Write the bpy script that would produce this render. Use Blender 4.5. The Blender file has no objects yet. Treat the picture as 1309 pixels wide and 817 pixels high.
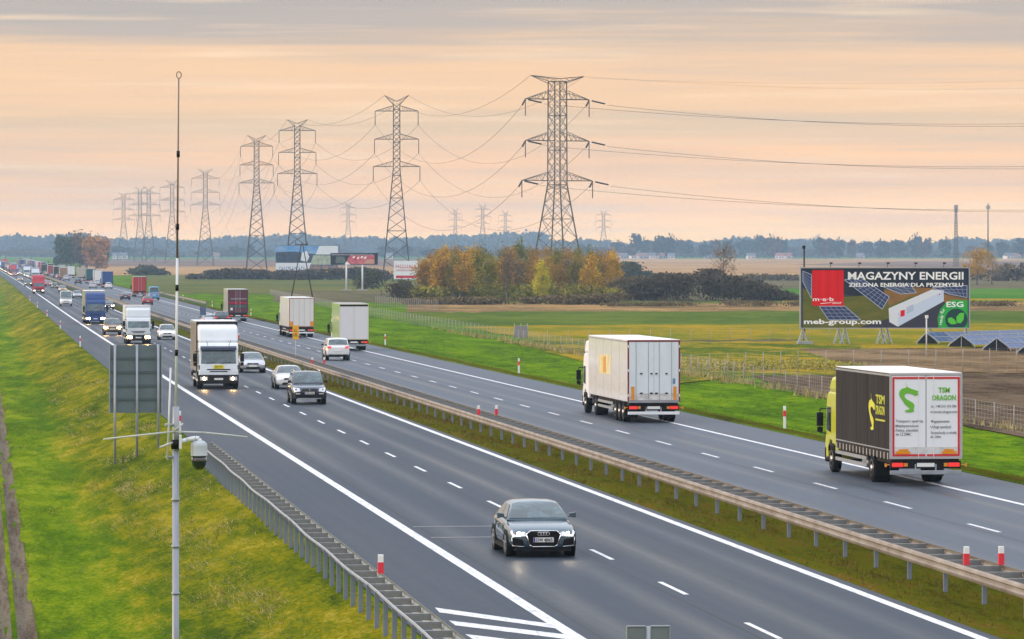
import bpy, bmesh, math, random
import numpy as np
from mathutils import Vector, Matrix
R = math.radians
random.seed(7); rng = np.random.default_rng(7)
SC = bpy.context.scene
COL = SC.collection
# ------------------------------------------------------------------ camera
TH = R(6.8); FPX = 5690.0; CX = 654.5; HY = 334.5; EYE = 7.6
cam_d = bpy.data.cameras.new('camera'); cam = bpy.data.objects.new('camera', cam_d); COL.objects.link(cam)
cam.location = (0, 0, EYE); cam.rotation_euler = (R(90), 0, -TH)
cam_d.sensor_width = 36; cam_d.sensor_fit = 'HORIZONTAL'; cam_d.lens = FPX / 1309 * 36
cam_d.shift_y = -(408.5 - HY) / 1309
cam_d.clip_start = 1; cam_d.clip_end = 30000
SC.camera = cam
# ------------------------------------------------------------------ world, sun
EXPO = 0.62; HAZE = 1.15e-4
SUN_EL, SUN_AZ = R(9), R(-78)          # azimuth measured from +Y towards +X: the sun stands low to the left
w = bpy.data.worlds.new('World'); SC.world = w; w.use_nodes = True
nt = w.node_tree; nt.nodes.clear()
N = lambda t, tree=nt: tree.nodes.new(t)
def LK(a, b, tree=None): (tree or nt).links.new(a, b)
out = N('ShaderNodeOutputWorld'); bg = N('ShaderNodeBackground'); bg.inputs[1].default_value = 0.1
sky = N('ShaderNodeTexSky'); sky.sky_type = 'NISHITA'; sky.sun_disc = False
sky.sun_elevation = SUN_EL; sky.sun_rotation = SUN_AZ
tc = N('ShaderNodeTexCoord'); sep = N('ShaderNodeSeparateXYZ'); LK(tc.outputs['Generated'], sep.inputs[0])
def math_n(op, a, b=None, tree=nt):
    m = tree.nodes.new('ShaderNodeMath'); m.operation = op
    for i, v in enumerate((a, b)):
        if v is None: continue
        if isinstance(v, (int, float)): m.inputs[i].default_value = v
        else: tree.links.new(v, m.inputs[i])
    return m.outputs[0]
mp = N('ShaderNodeMapping'); mp.inputs['Scale'].default_value = (7, 7, 260); mp.inputs['Location'].default_value = (3.3, 0, 0.4)
LK(tc.outputs['Generated'], mp.inputs[0])
n1 = N('ShaderNodeTexNoise'); n1.inputs['Scale'].default_value = 1.0; n1.inputs['Detail'].default_value = 5; n1.inputs['Roughness'].default_value = .55
LK(mp.outputs[0], n1.inputs['Vector'])
mp2 = N('ShaderNodeMapping'); mp2.inputs['Scale'].default_value = (16, 16, 420); mp2.inputs['Location'].default_value = (1.3, 2.0, 0.9)
LK(tc.outputs['Generated'], mp2.inputs[0])
n2 = N('ShaderNodeTexNoise'); n2.inputs['Detail'].default_value = 6; n2.inputs['Scale'].default_value = 1.0
LK(mp2.outputs[0], n2.inputs['Vector'])
mp3 = N('ShaderNodeMapping'); mp3.inputs['Scale'].default_value = (4.2, 4.2, 55); mp3.inputs['Location'].default_value = (.2, .6, 0)
LK(tc.outputs['Generated'], mp3.inputs[0]); n3 = N('ShaderNodeTexNoise'); n3.inputs['Detail'].default_value = 2; n3.inputs['Scale'].default_value = 1.0; LK(mp3.outputs[0], n3.inputs['Vector'])
zw = math_n('ADD', sep.outputs[2], math_n('ADD', math_n('MULTIPLY', math_n('SUBTRACT', n1.outputs['Fac'], .5), .024), math_n('MULTIPLY', math_n('SUBTRACT', n3.outputs['Fac'], .5), .030)))
zq = math_n('POWER', math_n('MAXIMUM', zw, 0.0), .5)      # root of the elevation: spreads the low sky over the ramp
ramp = N('ShaderNodeValToRGB'); cr = ramp.color_ramp
tgt = [(300, (252, 214, 174)), (275, (247, 206, 172)), (240, (245, 204, 168)), (212, (240, 201, 170)), (185, (232, 200, 172)), (160, (227, 200, 172)), (140, (231, 199, 168)),
       (120, (246, 207, 168)), (90, (249, 207, 168)), (66, (238, 203, 172)), (44, (214, 191, 173)), (20, (198, 184, 176)), (-20, (188, 179, 175))]
def lin(c): c /= 255; return ((c + .055) / 1.055) ** 2.4 if c > .04 else c / 12.92
stops = []
for py_, c_ in tgt:       # sky colours behind the haze: air between camera and sky already adds its own light
    z_ = (334.5 - py_) / 5690; T_ = math.exp(-HAZE * min(7000, 87 / z_))
    stops.append((z_, tuple((lin(q) / 2 ** EXPO - (1 - T_) * h_) / T_ for q, h_ in zip(c_, (.17, .24, .32)))))
stops += [(.12, (.50, .48, .48)), (.35, (.80, .83, .90)), (1.0, (1.15, 1.24, 1.42))]
while len(cr.elements) < len(stops): cr.elements.new(.5)
for e, (p, c) in zip(cr.elements, stops):
    e.position = p ** .5; e.color = (c[0], c[1], c[2], 1)
LK(zq, ramp.inputs[0])
streak = N('ShaderNodeMapRange'); streak.inputs[1].default_value = .52; streak.inputs[2].default_value = .72
streak.inputs[3].default_value = 0; streak.inputs[4].default_value = .55
LK(n2.outputs['Fac'], streak.inputs[0])
mx = N('ShaderNodeMix'); mx.data_type = 'RGBA'; mx.inputs[7].default_value = (.84, .60, .37, 1)
low = N('ShaderNodeMapRange'); low.inputs[1].default_value = .0; low.inputs[2].default_value = .3; low.inputs[3].default_value = 1; low.inputs[4].default_value = .0
LK(sep.outputs[2], low.inputs[0])
LK(math_n('MULTIPLY', streak.outputs[0], low.outputs[0]), mx.inputs[0]); LK(ramp.outputs[0], mx.inputs[6])
grey = N('ShaderNodeMapRange'); grey.inputs[1].default_value = .30; grey.inputs[2].default_value = .46; grey.inputs[3].default_value = .20; grey.inputs[4].default_value = 0
LK(n2.outputs['Fac'], grey.inputs[0]); mgr = N('ShaderNodeMix'); mgr.data_type = 'RGBA'; mgr.inputs[7].default_value = (.40, .34, .30, 1)
LK(grey.outputs[0], mgr.inputs[0]); LK(mx.outputs[2], mgr.inputs[6])
# brighter, warmer cloud near the low sun
dotn = N('ShaderNodeVectorMath'); dotn.operation = 'DOT_PRODUCT'
LK(tc.outputs['Generated'], dotn.inputs[0]); dotn.inputs[1].default_value = (math.sin(SUN_AZ) * math.cos(SUN_EL), math.cos(SUN_AZ) * math.cos(SUN_EL), math.sin(SUN_EL))
glow = math_n('POWER', math_n('MAXIMUM', dotn.outputs['Value'], 0.0), 5.0)
mg = N('ShaderNodeMix'); mg.data_type = 'RGBA'; mg.blend_type = 'ADD'; mg.inputs[7].default_value = (1.5, .85, .36, 1)
LK(math_n('MULTIPLY', glow, .8), mg.inputs[0]); LK(mgr.outputs[2], mg.inputs[6])
sc10 = N('ShaderNodeVectorMath'); sc10.operation = 'SCALE'; sc10.inputs['Scale'].default_value = 10.0
LK(mg.outputs[2], sc10.inputs[0])
mix = N('ShaderNodeMix'); mix.data_type = 'RGBA'; mix.inputs[0].default_value = .94     # cloud cover over the clear sky
LK(sky.outputs[0], mix.inputs[6]); LK(sc10.outputs[0], mix.inputs[7])
LK(mix.outputs[2], bg.inputs[0]); LK(bg.outputs[0], out.inputs[0])
sd = bpy.data.lights.new('sun', 'SUN'); so = bpy.data.objects.new('sun', sd); COL.objects.link(so)
sd.energy = 1.0; sd.angle = R(14); sd.color = (1, .80, .58)
sdir = Vector((math.sin(SUN_AZ) * math.cos(SUN_EL), math.cos(SUN_AZ) * math.cos(SUN_EL), math.sin(SUN_EL)))
so.rotation_euler = sdir.to_track_quat('Z', 'Y').to_euler(); so.location = (-50, 100, 60)
SC.view_settings.view_transform = 'Standard'; SC.view_settings.look = 'None'; SC.view_settings.gamma = 1
SC.view_settings.exposure = EXPO
SC.cycles.max_bounces = 6; SC.cycles.volume_bounces = 0; SC.cycles.transparent_max_bounces = 8
# ------------------------------------------------------------------ terrain profile and picking
def sp(t, k): 
    u = t / k
    return k * (u if u > 30 else math.log1p(math.exp(u)) if u > -30 else 0.0)
def P(y): return .0022 * sp(y - 550, 70) + .0008 * sp(y - 1800, 150)
def lerpt(tab, x):
    if x <= tab[0][0]: return tab[0][1]
    for (a, b), (c, d) in zip(tab, tab[1:]):
        if x <= c: return b + (d - b) * (x - a) / (c - a)
    return tab[-1][1]
LAT = [(-60, -1.2), (-6, -1.7), (.2, -1.72), (.5, -1.81), (.7, -1.76), (.85, -1.70), (1.1, -1.82), (1.35, -1.72), (2.6, -1.72), (3.6, -1.65), (5.4, -1.12), (7.4, -.35), (8.3, -.06), (8.85, -.02), (8.95, -.07),
       (20.35, -.07), (20.5, .02), (21.4, .0), (22.4, -.05), (23.4, .0), (23.95, .02), (24.1, -.07), (35.15, -.07), (35.3, .05), (36.3, .03), (38.5, -.3), (41, -.3), (45.5, -.05), (50, 0)]
def E(x): return lerpt(LAT, x)
def G(x, y): return P(y) + E(x)
ct, st_ = math.cos(TH), math.sin(TH)
def cw(X, Z): return (X * ct + Z * st_, -X * st_ + Z * ct)      # camera lateral / depth -> world
def pick(px, py, h=0.0):
    """world point where the line of sight through photo pixel px,py meets height h above the valley profile"""
    lo, hi = 20.0, 15000.0
    for _ in range(60):
        Z = (lo + hi) / 2; x, y = cw((px - CX) / FPX * Z, Z)
        f = HY + (EYE - P(y) - h) * FPX / Z
        if f > py: lo = Z
        else: hi = Z
    return x, y, P(y) + h
def at(px, Z): return cw((px - CX) / FPX * Z, Z)
def hz(py, Z): return EYE - (py - HY) * Z / FPX
def lane_y(px, x0):
    """distance along the road at which lateral offset x0 shows at photo column px"""
    lo, hi = 30.0, 6000.0
    for _ in range(50):
        y = (lo + hi) / 2; xx = x0 + bend(y); Z = xx * st_ + y * ct; X = xx * ct - y * st_
        if CX + FPX * X / Z > px: lo = y
        else: hi = y
    return y
def bend(y): return 0.0 if y < 500 else -.9 * ((y - 500) / 800) ** 2 if y < 1700 else -2.025 - 2.7 * (y - 1700) / 800
YS = list(range(-60, 260, 10)) + list(range(260, 900, 20)) + list(range(900, 3000, 60)) + list(range(3000, 7001, 400))
# ------------------------------------------------------------------ materials
MATS = {}
def mat(name, color, rough=.6, metal=0.0, var=0.0, vscale=(1, 1, 1), var2=None, bump=0.0, bscale=20.0, emit=None, estr=0.0, spec=.5, coat=0.0, detail=5, rnd=0.0, trans=0.0, lo=.35, hi=.68):
    """principled material; var/var2 mix a second colour in by noise in object space"""
    if name in MATS: return MATS[name]
    if name.startswith(('print_', 'ad_', 'billboard_s')): spec = .08
    m = bpy.data.materials.new(name); m.use_nodes = True; t = m.node_tree; b = t.nodes['Principled BSDF']
    b.inputs['Base Color'].default_value = (*color, 1); b.inputs['Roughness'].default_value = rough
    b.inputs['Metallic'].default_value = metal; b.inputs['Specular IOR Level'].default_value = spec
    if coat: b.inputs['Coat Weight'].default_value = coat; b.inputs['Coat Roughness'].default_value = .08
    tcn = t.nodes.new('ShaderNodeTexCoord'); cur = None
    if var2 or var:
        mpn = t.nodes.new('ShaderNodeMapping'); mpn.inputs['Scale'].default_value = vscale
        t.links.new(tcn.outputs['Object'], mpn.inputs[0])
        nz = t.nodes.new('ShaderNodeTexNoise'); nz.inputs['Scale'].default_value = 1; nz.inputs['Detail'].default_value = detail; nz.inputs['Roughness'].default_value = .62
        t.links.new(mpn.outputs[0], nz.inputs['Vector'])
        mr = t.nodes.new('ShaderNodeMapRange'); mr.inputs[1].default_value = lo; mr.inputs[2].default_value = hi
        t.links.new(nz.outputs['Fac'], mr.inputs[0])
        mxn = t.nodes.new('ShaderNodeMix'); mxn.data_type = 'RGBA'
        c2 = var2 or tuple(c * (1 - var) for c in color)
        mxn.inputs[6].default_value = (*color, 1); mxn.inputs[7].default_value = (*c2, 1)
        t.links.new(mr.outputs[0], mxn.inputs[0]); t.links.new(mxn.outputs[2], b.inputs['Base Color']); cur = mxn.outputs[2]
    if rnd:
        oi = t.nodes.new('ShaderNodeObjectInfo'); hs = t.nodes.new('ShaderNodeHueSaturation')
        v = math_n('ADD', math_n('MULTIPLY', oi.outputs['Random'], rnd, t), 1 - rnd / 2, t)
        t.links.new(v, hs.inputs['Value'])
        if cur: t.links.new(cur, hs.inputs['Color'])
        else: hs.inputs['Color'].default_value = (*color, 1)
        t.links.new(hs.outputs[0], b.inputs['Base Color'])
    if bump:
        nb = t.nodes.new('ShaderNodeTexNoise'); nb.inputs['Scale'].default_value = bscale; nb.inputs['Detail'].default_value = 4
        t.links.new(tcn.outputs['Object'], nb.inputs['Vector'])
        bp = t.nodes.new('ShaderNodeBump'); bp.inputs['Strength'].default_value = bump; bp.inputs['Distance'].default_value = .05
        t.links.new(nb.outputs['Fac'], bp.inputs['Height']); t.links.new(bp.outputs[0], b.inputs['Normal'])
    if emit:
        b.inputs['Emission Color'].default_value = (*emit, 1); b.inputs['Emission Strength'].default_value = estr
    if trans:
        b.inputs['Subsurface Weight'].default_value = 0
    MATS[name] = m
    return m
def paint(name, c, rough=.3, metal=.0, coat=.6): return mat('paint_' + name, c, rough, metal, var=.12, vscale=(1.5, 1.5, 3), coat=coat)
M = dict(
    tyre=mat('tyre_rubber', (.012, .012, .013), .9, var=.4, vscale=(6, 6, 6), spec=.15),
    rim=mat('wheel_rim', (.45, .45, .46), .35, .8),
    dark=mat('dark_plastic', (.014, .015, .017), .65, var=.4, vscale=(3, 3, 3), spec=.2),
    black=mat('black_trim', (.005, .005, .006), .5, spec=.2),
    glass=mat('vehicle_glass', (.014, .034, .042), .08, 0, var2=(.06, .12, .135), vscale=(1.6, 1.6, 3.5), spec=.9, coat=.5, lo=.45, hi=.62),  # paler teal noise patches imitate reflections on the panes
    chrome=mat('chrome_trim', (.7, .7, .72), .2, .9),
    steel=mat('galvanised_steel', (.36, .39, .42), .5, .4, var=.25, vscale=(2, 2, 2)),
    zinc=mat('weathered_zinc', (.33, .30, .265), .65, .2, var2=(.19, .155, .125), vscale=(2.5, .9, 3)),
    lampw=mat('headlamp_lit', (1, .9, .7), .3, emit=(1, .83, .55), estr=30), lampf=mat('headlamp_far', (1, .9, .7), .3, emit=(1, .80, .5), estr=2.5),
    lampo=mat('headlamp_unlit', (.75, .78, .8), .12, .3, coat=1),
    lampwarm=mat('headlamp_warm', (1, .8, .5), .3, emit=(1, .55, .18), estr=45),
    tail=mat('tail_lamp', (.55, .01, .01), .3, emit=(1, .03, .02), estr=.35),
    taillit=mat('tail_lamp_lit', (.6, .02, .02), .3, emit=(1, .05, .04), estr=.35),
    amber=mat('amber_reflector', (.85, .32, .02), .4, var=.2, vscale=(5, 5, 5)),
    red=mat('red_reflector', (.62, .02, .03), .4),
    plate=mat('licence_plate', (.82, .82, .78), .4),
    blue=mat('plate_blue', (.01, .04, .35), .4),
    white=mat('white_paint', (.84, .85, .86), .42, var=.1, vscale=(1, .7, 1.5)),
    post=mat('grey_post', (.36, .39, .43), .5, .3, var=.2, vscale=(3, 3, 3)),
    wood=mat('dark_timber', (.035, .03, .028), .8),
    chassis=mat('chassis_grime', (.016, .015, .014), .85, var2=(.045, .038, .032), vscale=(2, 2, 4), spec=.1),
)
# ------------------------------------------------------------------ mesh collecting
class MB:
    def __init__(s): s.v = []; s.f = []; s.sm = []
    def add(s, vs, fs, smooth=False):
        o = len(s.v); s.v += [tuple(v) for v in vs]; s.f += [tuple(i + o for i in f) for f in fs]; s.sm += [smooth] * len(fs); return s
    def box(s, x0, x1, y0, y1, z0, z1):
        if x1 < x0: x0, x1 = x1, x0
        if y1 < y0: y0, y1 = y1, y0
        if z1 < z0: z0, z1 = z1, z0
        return s.add([(x0, y0, z0), (x1, y0, z0), (x1, y1, z0), (x0, y1, z0), (x0, y0, z1), (x1, y0, z1), (x1, y1, z1), (x0, y1, z1)],
                     [(0, 3, 2, 1), (4, 5, 6, 7), (0, 1, 5, 4), (1, 2, 6, 5), (2, 3, 7, 6), (3, 0, 4, 7)])
    def bar(s, a, b, t, n=4, t2=None, smooth=None):
        a = Vector(a); b = Vector(b); d = (b - a)
        if d.length < 1e-6: return s
        d.normalize(); u = d.cross(Vector((0, 0, 1)) if abs(d.z) < .9 else Vector((1, 0, 0))).normalized(); w_ = d.cross(u)
        t2 = t if t2 is None else t2; vs = []
        for p, r in ((a, t), (b, t2)):
            for k in range(n):
                an = 2 * math.pi * (k + .5) / n; vs.append(p + (u * math.cos(an) + w_ * math.sin(an)) * r)
        fs = [(k, (k + 1) % n, n + (k + 1) % n, n + k) for k in range(n)]
        s.add(vs, fs, n > 5 if smooth is None else smooth); s.add(vs, [tuple(range(n - 1, -1, -1)), tuple(range(n, 2 * n))]); return s
    def path(s, pts, t, n=6):
        for a, b in zip(pts, pts[1:]): s.bar(a, b, t, n)
        return s
    def lathe(s, prof, c=(0, 0, 0), n=16, axis='z', smooth=True):
        vs = []
        for r, h in prof:
            for k in range(n):
                a = 2 * math.pi * k / n; p, q = r * math.cos(a), r * math.sin(a)
                vs.append({'z': (c[0] + p, c[1] + q, c[2] + h), 'x': (c[0] + h, c[1] + p, c[2] + q), 'y': (c[0] + p, c[1] + h, c[2] + q)}[axis])
        fs = [(j * n + k, j * n + (k + 1) % n, (j + 1) * n + (k + 1) % n, (j + 1) * n + k) for j in range(len(prof) - 1) for k in range(n)]
        s.add(vs, fs, smooth); s.add(vs[:n], [tuple(range(n))]); s.add(vs[-n:], [tuple(range(n))]); return s
    def prism(s, poly, a, b, plane='yz'):
        """polygon in a plane extruded along the third axis from a to b"""
        n = len(poly)
        f = {'yz': lambda p, h: (h, p[0], p[1]), 'xz': lambda p, h: (p[0], h, p[1]), 'xy': lambda p, h: (p[0], p[1], h)}[plane]
        vs = [f(p, a) for p in poly] + [f(p, b) for p in poly]
        return s.add(vs, [tuple(range(n)), tuple(range(2 * n - 1, n - 1, -1))] + [(k, n + k, n + (k + 1) % n, (k + 1) % n) for k in range(n)])
    def loft(s, rings, smooth=True, caps=True):
        n = len(rings[0]); vs = [p for r in rings for p in r]
        fs = [(j * n + k, j * n + (k + 1) % n, (j + 1) * n + (k + 1) % n, (j + 1) * n + k) for j in range(len(rings) - 1) for k in range(n)]
        s.add(vs, fs, smooth)
        if caps: s.add(rings[0], [tuple(range(n))]); s.add(rings[-1], [tuple(range(n))])
        return s
    def build(s, name, m, parent=None, bevel=0.0, sub=0, fix=True):
        me = bpy.data.meshes.new(name); me.from_pydata(s.v, [], s.f); me.update()
        me.polygons.foreach_set('use_smooth', s.sm)
        bm = bmesh.new(); bm.from_mesh(me); bmesh.ops.remove_doubles(bm, verts=bm.verts, dist=1e-4)
        if fix: bmesh.ops.recalc_face_normals(bm, faces=bm.faces)
        bm.to_mesh(me); bm.free()
        me.materials.append(m)
        o = bpy.data.objects.new(name, me); COL.objects.link(o)
        if parent: o.parent = parent
        if bevel:
            bv = o.modifiers.new('bevel', 'BEVEL'); bv.width = bevel; bv.segments = 2; bv.limit_method = 'ANGLE'; bv.angle_limit = R(35)
        if sub:
            ss = o.modifiers.new('sub', 'SUBSURF'); ss.levels = sub; ss.render_levels = sub
        return o
def tag(o, label=None, cat=None, group=None, kind=None):
    if label: o['label'] = label
    if cat: o['category'] = cat
    if group: o['group'] = group
    if kind: o['kind'] = kind
    return o
def empty(name, loc, rz=0.0, label=None, cat=None, group=None):
    o = bpy.data.objects.new(name, None); COL.objects.link(o); o.location = loc; o.rotation_euler = (0, 0, rz); o.empty_display_size = .3
    return tag(o, label, cat, group)
def kids(o): return [c for c in bpy.data.objects if c.parent == o]
def link_copy(src, parent, loc=None):
    c = src.copy(); COL.objects.link(c); c.parent = parent
    if loc is not None: c.location = loc
    return c
def mesh_np(name, v, f, m, parent=None, smooth=False, color=None):
    """big meshes straight from numpy arrays; f is (n,3) or (n,4)"""
    me = bpy.data.meshes.new(name); k = f.shape[1]
    me.vertices.add(len(v)); me.vertices.foreach_set('co', v.astype(np.float32).ravel())
    me.loops.add(f.size); me.loops.foreach_set('vertex_index', f.astype(np.int32).ravel())
    me.polygons.add(len(f)); me.polygons.foreach_set('loop_start', np.arange(0, f.size, k, dtype=np.int32)); me.polygons.foreach_set('loop_total', np.full(len(f), k, dtype=np.int32))
    if smooth: me.polygons.foreach_set('use_smooth', np.ones(len(f), dtype=bool))
    if color is not None:
        ca = me.color_attributes.new('tone', 'FLOAT_COLOR', 'POINT'); ca.data.foreach_set('color', color.astype(np.float32).ravel())
    me.update(calc_edges=True); me.materials.append(m)
    o = bpy.data.objects.new(name, me); COL.objects.link(o)
    if parent: o.parent = parent
    return o
def strokes(x, y, z, w_, h, n, m, parent, seed=1):
    """a row of letter-like marks too small to read"""
    g = random.Random(seed); mb = MB(); c = w_ / n
    for k in range(n):
        x0 = x - w_ / 2 + k * c; mb.box(x0, x0 + c * .22, y - .004, y, z, z + h)
        q = g.choice((0, .42, .8)); mb.box(x0 + c * .22, x0 + c * .72, y - .004, y, z + h * q, z + h * (q + .2))
        if g.random() < .5: mb.box(x0 + c * .52, x0 + c * .72, y - .004, y, z, z + h * q) if q else None
    return mb.build('lettering', m, parent)
def text(s, size, m, loc, rot, parent=None, name='lettering', off=0.0, align='CENTER', width=None, depth=.004):
    """flat lettering turned into a mesh; width (m) squeezes or stretches the line to fit"""
    c = bpy.data.curves.new('t', 'FONT'); c.body = s; c.size = size; c.align_x = align; c.offset = off; c.extrude = depth; c.resolution_u = 2
    o = bpy.data.objects.new('t', c); COL.objects.link(o)
    dg = bpy.context.evaluated_depsgraph_get(); dg.update()
    me = bpy.data.meshes.new_from_object(o.evaluated_get(dg)); bpy.data.objects.remove(o); bpy.data.curves.remove(c)
    me.materials.clear(); me.materials.append(m)
    if len(me.vertices) and width:
        a = np.empty(len(me.vertices) * 3, np.float32); me.vertices.foreach_get('co', a); a = a.reshape(-1, 3)
        wd = a[:, 0].max() - a[:, 0].min(); c0 = {'CENTER': (a[:, 0].max() + a[:, 0].min()) / 2, 'LEFT': a[:, 0].min()}[align]
        a[:, 0] = (a[:, 0] - c0) * (width / wd); me.vertices.foreach_set('co', a.ravel()); me.update()
    o = bpy.data.objects.new(name, me); COL.objects.link(o); o.location = loc; o.rotation_euler = rot
    if parent: o.parent = parent
    return o
# ================================================================== ground, fields, road
def two_tone_grass(name, stops, s1, s2, s3, rough=.95, bump=.6, stops2=None, xr=None, rng=(.36, .64)):
    """ground cover: a colour ramp driven by three sizes of noise in world metres"""
    m = bpy.data.materials.new(name); m.use_nodes = True; t = m.node_tree; b = t.nodes['Principled BSDF']
    b.inputs['Roughness'].default_value = rough; b.inputs['Specular IOR Level'].default_value = 0
    g = t.nodes.new('ShaderNodeTexCoord'); acc = None
    for sc, wgt, dt in ((s1, .40, 3), (s2, .30, 5), (s3, .30, 5)):
        mpn = t.nodes.new('ShaderNodeMapping'); mpn.inputs['Scale'].default_value = sc; t.links.new(g.outputs['Object'], mpn.inputs[0])
        n = t.nodes.new('ShaderNodeTexNoise'); n.inputs['Scale'].default_value = 1; n.inputs['Detail'].default_value = dt; n.inputs['Roughness'].default_value = .6
        t.links.new(mpn.outputs[0], n.inputs['Vector'])
        x = math_n('MULTIPLY', n.outputs['Fac'], wgt, t); acc = x if acc is None else math_n('ADD', acc, x, t); last = n
    mr = t.nodes.new('ShaderNodeMapRange'); mr.inputs[1].default_value = rng[0]; mr.inputs[2].default_value = rng[1]; t.links.new(acc, mr.inputs[0])
    r = t.nodes.new('ShaderNodeValToRGB')
    while len(r.color_ramp.elements) < len(stops): r.color_ramp.elements.new(.5)
    for e, (p, c) in zip(r.color_ramp.elements, stops): e.position = p; e.color = (*c, 1)
    t.links.new(mr.outputs[0], r.inputs[0]); t.links.new(r.outputs[0], b.inputs['Base Color'])
    if stops2:      # a second kind of cover takes over with world x, along a ragged edge
        r2 = t.nodes.new('ShaderNodeValToRGB')
        while len(r2.color_ramp.elements) < len(stops2): r2.color_ramp.elements.new(.5)
        for e, (p, c) in zip(r2.color_ramp.elements, stops2): e.position = p; e.color = (*c, 1)
        t.links.new(mr.outputs[0], r2.inputs[0]); sx_ = t.nodes.new('ShaderNodeSeparateXYZ'); t.links.new(g.outputs['Object'], sx_.inputs[0])
        q = math_n('ADD', sx_.outputs[0], math_n('MULTIPLY', math_n('SUBTRACT', acc, .5, t), xr[2], t), t)
        m2 = t.nodes.new('ShaderNodeMapRange'); m2.interpolation_type = 'SMOOTHSTEP'; m2.inputs[1].default_value = xr[0]; m2.inputs[2].default_value = xr[1]; t.links.new(q, m2.inputs[0])
        mm = t.nodes.new('ShaderNodeMix'); mm.data_type = 'RGBA'; t.links.new(m2.outputs[0], mm.inputs[0]); t.links.new(r.outputs[0], mm.inputs[6]); t.links.new(r2.outputs[0], mm.inputs[7]); t.links.new(mm.outputs[2], b.inputs['Base Color'])
    bp = t.nodes.new('ShaderNodeBump'); bp.inputs['Strength'].default_value = bump; bp.inputs['Distance'].default_value = .12
    t.links.new(last.outputs['Fac'], bp.inputs['Height']); t.links.new(bp.outputs[0], b.inputs['Normal'])
    MATS[name] = m; return m
verge_m = two_tone_grass('verge_grass', [(0, (0.0299, 0.0635, 0.0072)), (0.35, (0.0593, 0.119, 0.0072)), (0.6, (0.0968, 0.18, 0.0072)), (0.82, (0.145, 0.223, 0.0072)), (1, (0.177, 0.19, 0.0144))],
                         (.35, .05, .3), (1.4, .25, 1), (3.6, 0.84, 2.4))
slope_m = two_tone_grass('embankment_grass', [(0, (0.046, 0.0966, 0.0078)), (0.4, (0.0769, 0.137, 0.0078)), (0.65, (0.128, 0.192, 0.0078)), (1, (0.206, 0.243, 0.0142))],
                         (.35, .05, .4), (1.6, .30, 1), (8, 2.6, 5), bump=.9, stops2=[(0, (0.0369, 0.0591, 0.0078)), (0.3, (0.0719, 0.102, 0.0078)), (0.55, (0.128, 0.148, 0.0078)), (0.75, (0.193, 0.17, 0.0078)), (1, (0.278, 0.243, 0.0283))], xr=(3.2, 5.2, 9.0), rng=(.40, .60))
median_m = two_tone_grass('median_grass', [(0, (0.0333, 0.0333, 0.006)), (.35, (0.0667, 0.07, 0.006)), (.6, (0.0869, 0.0933, 0.006)), (.8, (0.107, 0.0667, 0.0112)), (1, (0.133, 0.113, 0.0186))],
                          (1.0, .14, .5), (3, .7, 1), (9, 2.5, 5), bump=.9)
track_m = two_tone_grass('field_track_soil', [(0, (.07, .055, .04)), (.4, (.14, .11, .08)), (.7, (.2, .17, .13)), (1, (.12, .13, .04))],
                         (3, .1, 1), (8, .4, 1), (20, 2, 5), bump=1)
def surf(name, xs, m, z_of, y0=-60, y1=7000, parent=None, kind='structure', ys=None):
    ys = [y for y in (ys or YS) if y0 < y < y1]; ys = [y0] + ys + [y1]
    v = np.array([(x + (bend(y) if 5 < x < 40 else 0 if x < 5 or x > 60 else bend(y)), y, z_of(x, y)) for y in ys for x in xs]); n = len(xs)
    f = np.array([(j * n + i, j * n + i + 1, (j + 1) * n + i + 1, (j + 1) * n + i) for j in range(len(ys) - 1) for i in range(n - 1)])
    o = mesh_np(name, v, f, m, parent, True)
    if kind: tag(o, kind=kind)
    return o
surf('ground', [-1400, -500, -60] + [a for a, _ in LAT[1:]] + [60.0, 200, 1000, 3300], verge_m, G)
yy = [y for y in YS if y < 3000] 
def dense(a, b, n): return [a + (b - a) * i / n for i in range(n + 1)]
# rough unmown strip of the embankment beside the hard shoulder, and the median
def wob(x, y, a): return a * (math.sin(x * 1.7 + y * .23) + math.sin(x * 3.1 - y * .51) * .6 + math.sin(y * .9 + x * 5) * .4)
near = dense(60, 420, 240)
surf('embankment', [-8, -2, -.3, .2, .5, .7, .85, 1.1, 1.35, 1.7, 2.2, 2.6, 3.1, 3.6, 4.2, 4.8, 5.4, 6.0, 6.6, 7.2, 7.8, 8.3, 8.7, 8.92], slope_m, lambda x, y: G(x, y) + (.006 if x < 1.5 else .06 + wob(x, y, .025) if x < 8.6 else .02), 60, 2600, ys=near + yy[60:])
surf('median', [20.42, 20.6, 21.0, 21.5, 22, 22.5, 23, 23.5, 23.9, 24.05], median_m, lambda x, y: G(x, y) + (.04 + wob(x, y, .012) if 20.5 < x < 24 else .03), 60, 3000, ys=near + yy[60:])
for rut in ([.18, .3, .45, .6, .76], [.90, 1.02, 1.15, 1.28, 1.38]): surf('wheel_rut', rut, track_m, lambda x, y: G(x, y) + .02 + wob(x * 3, y, .012), 60, 1200, ys=near + yy[60:])
surf('verge_edge', [35.22, 35.4, 35.7, 36.0, 36.15], median_m, lambda x, y: G(x, y) + (.05 + wob(x, y, .012) if 35.3 < x < 36.1 else .01), 100, 2400, ys=near + yy[60:])
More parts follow.
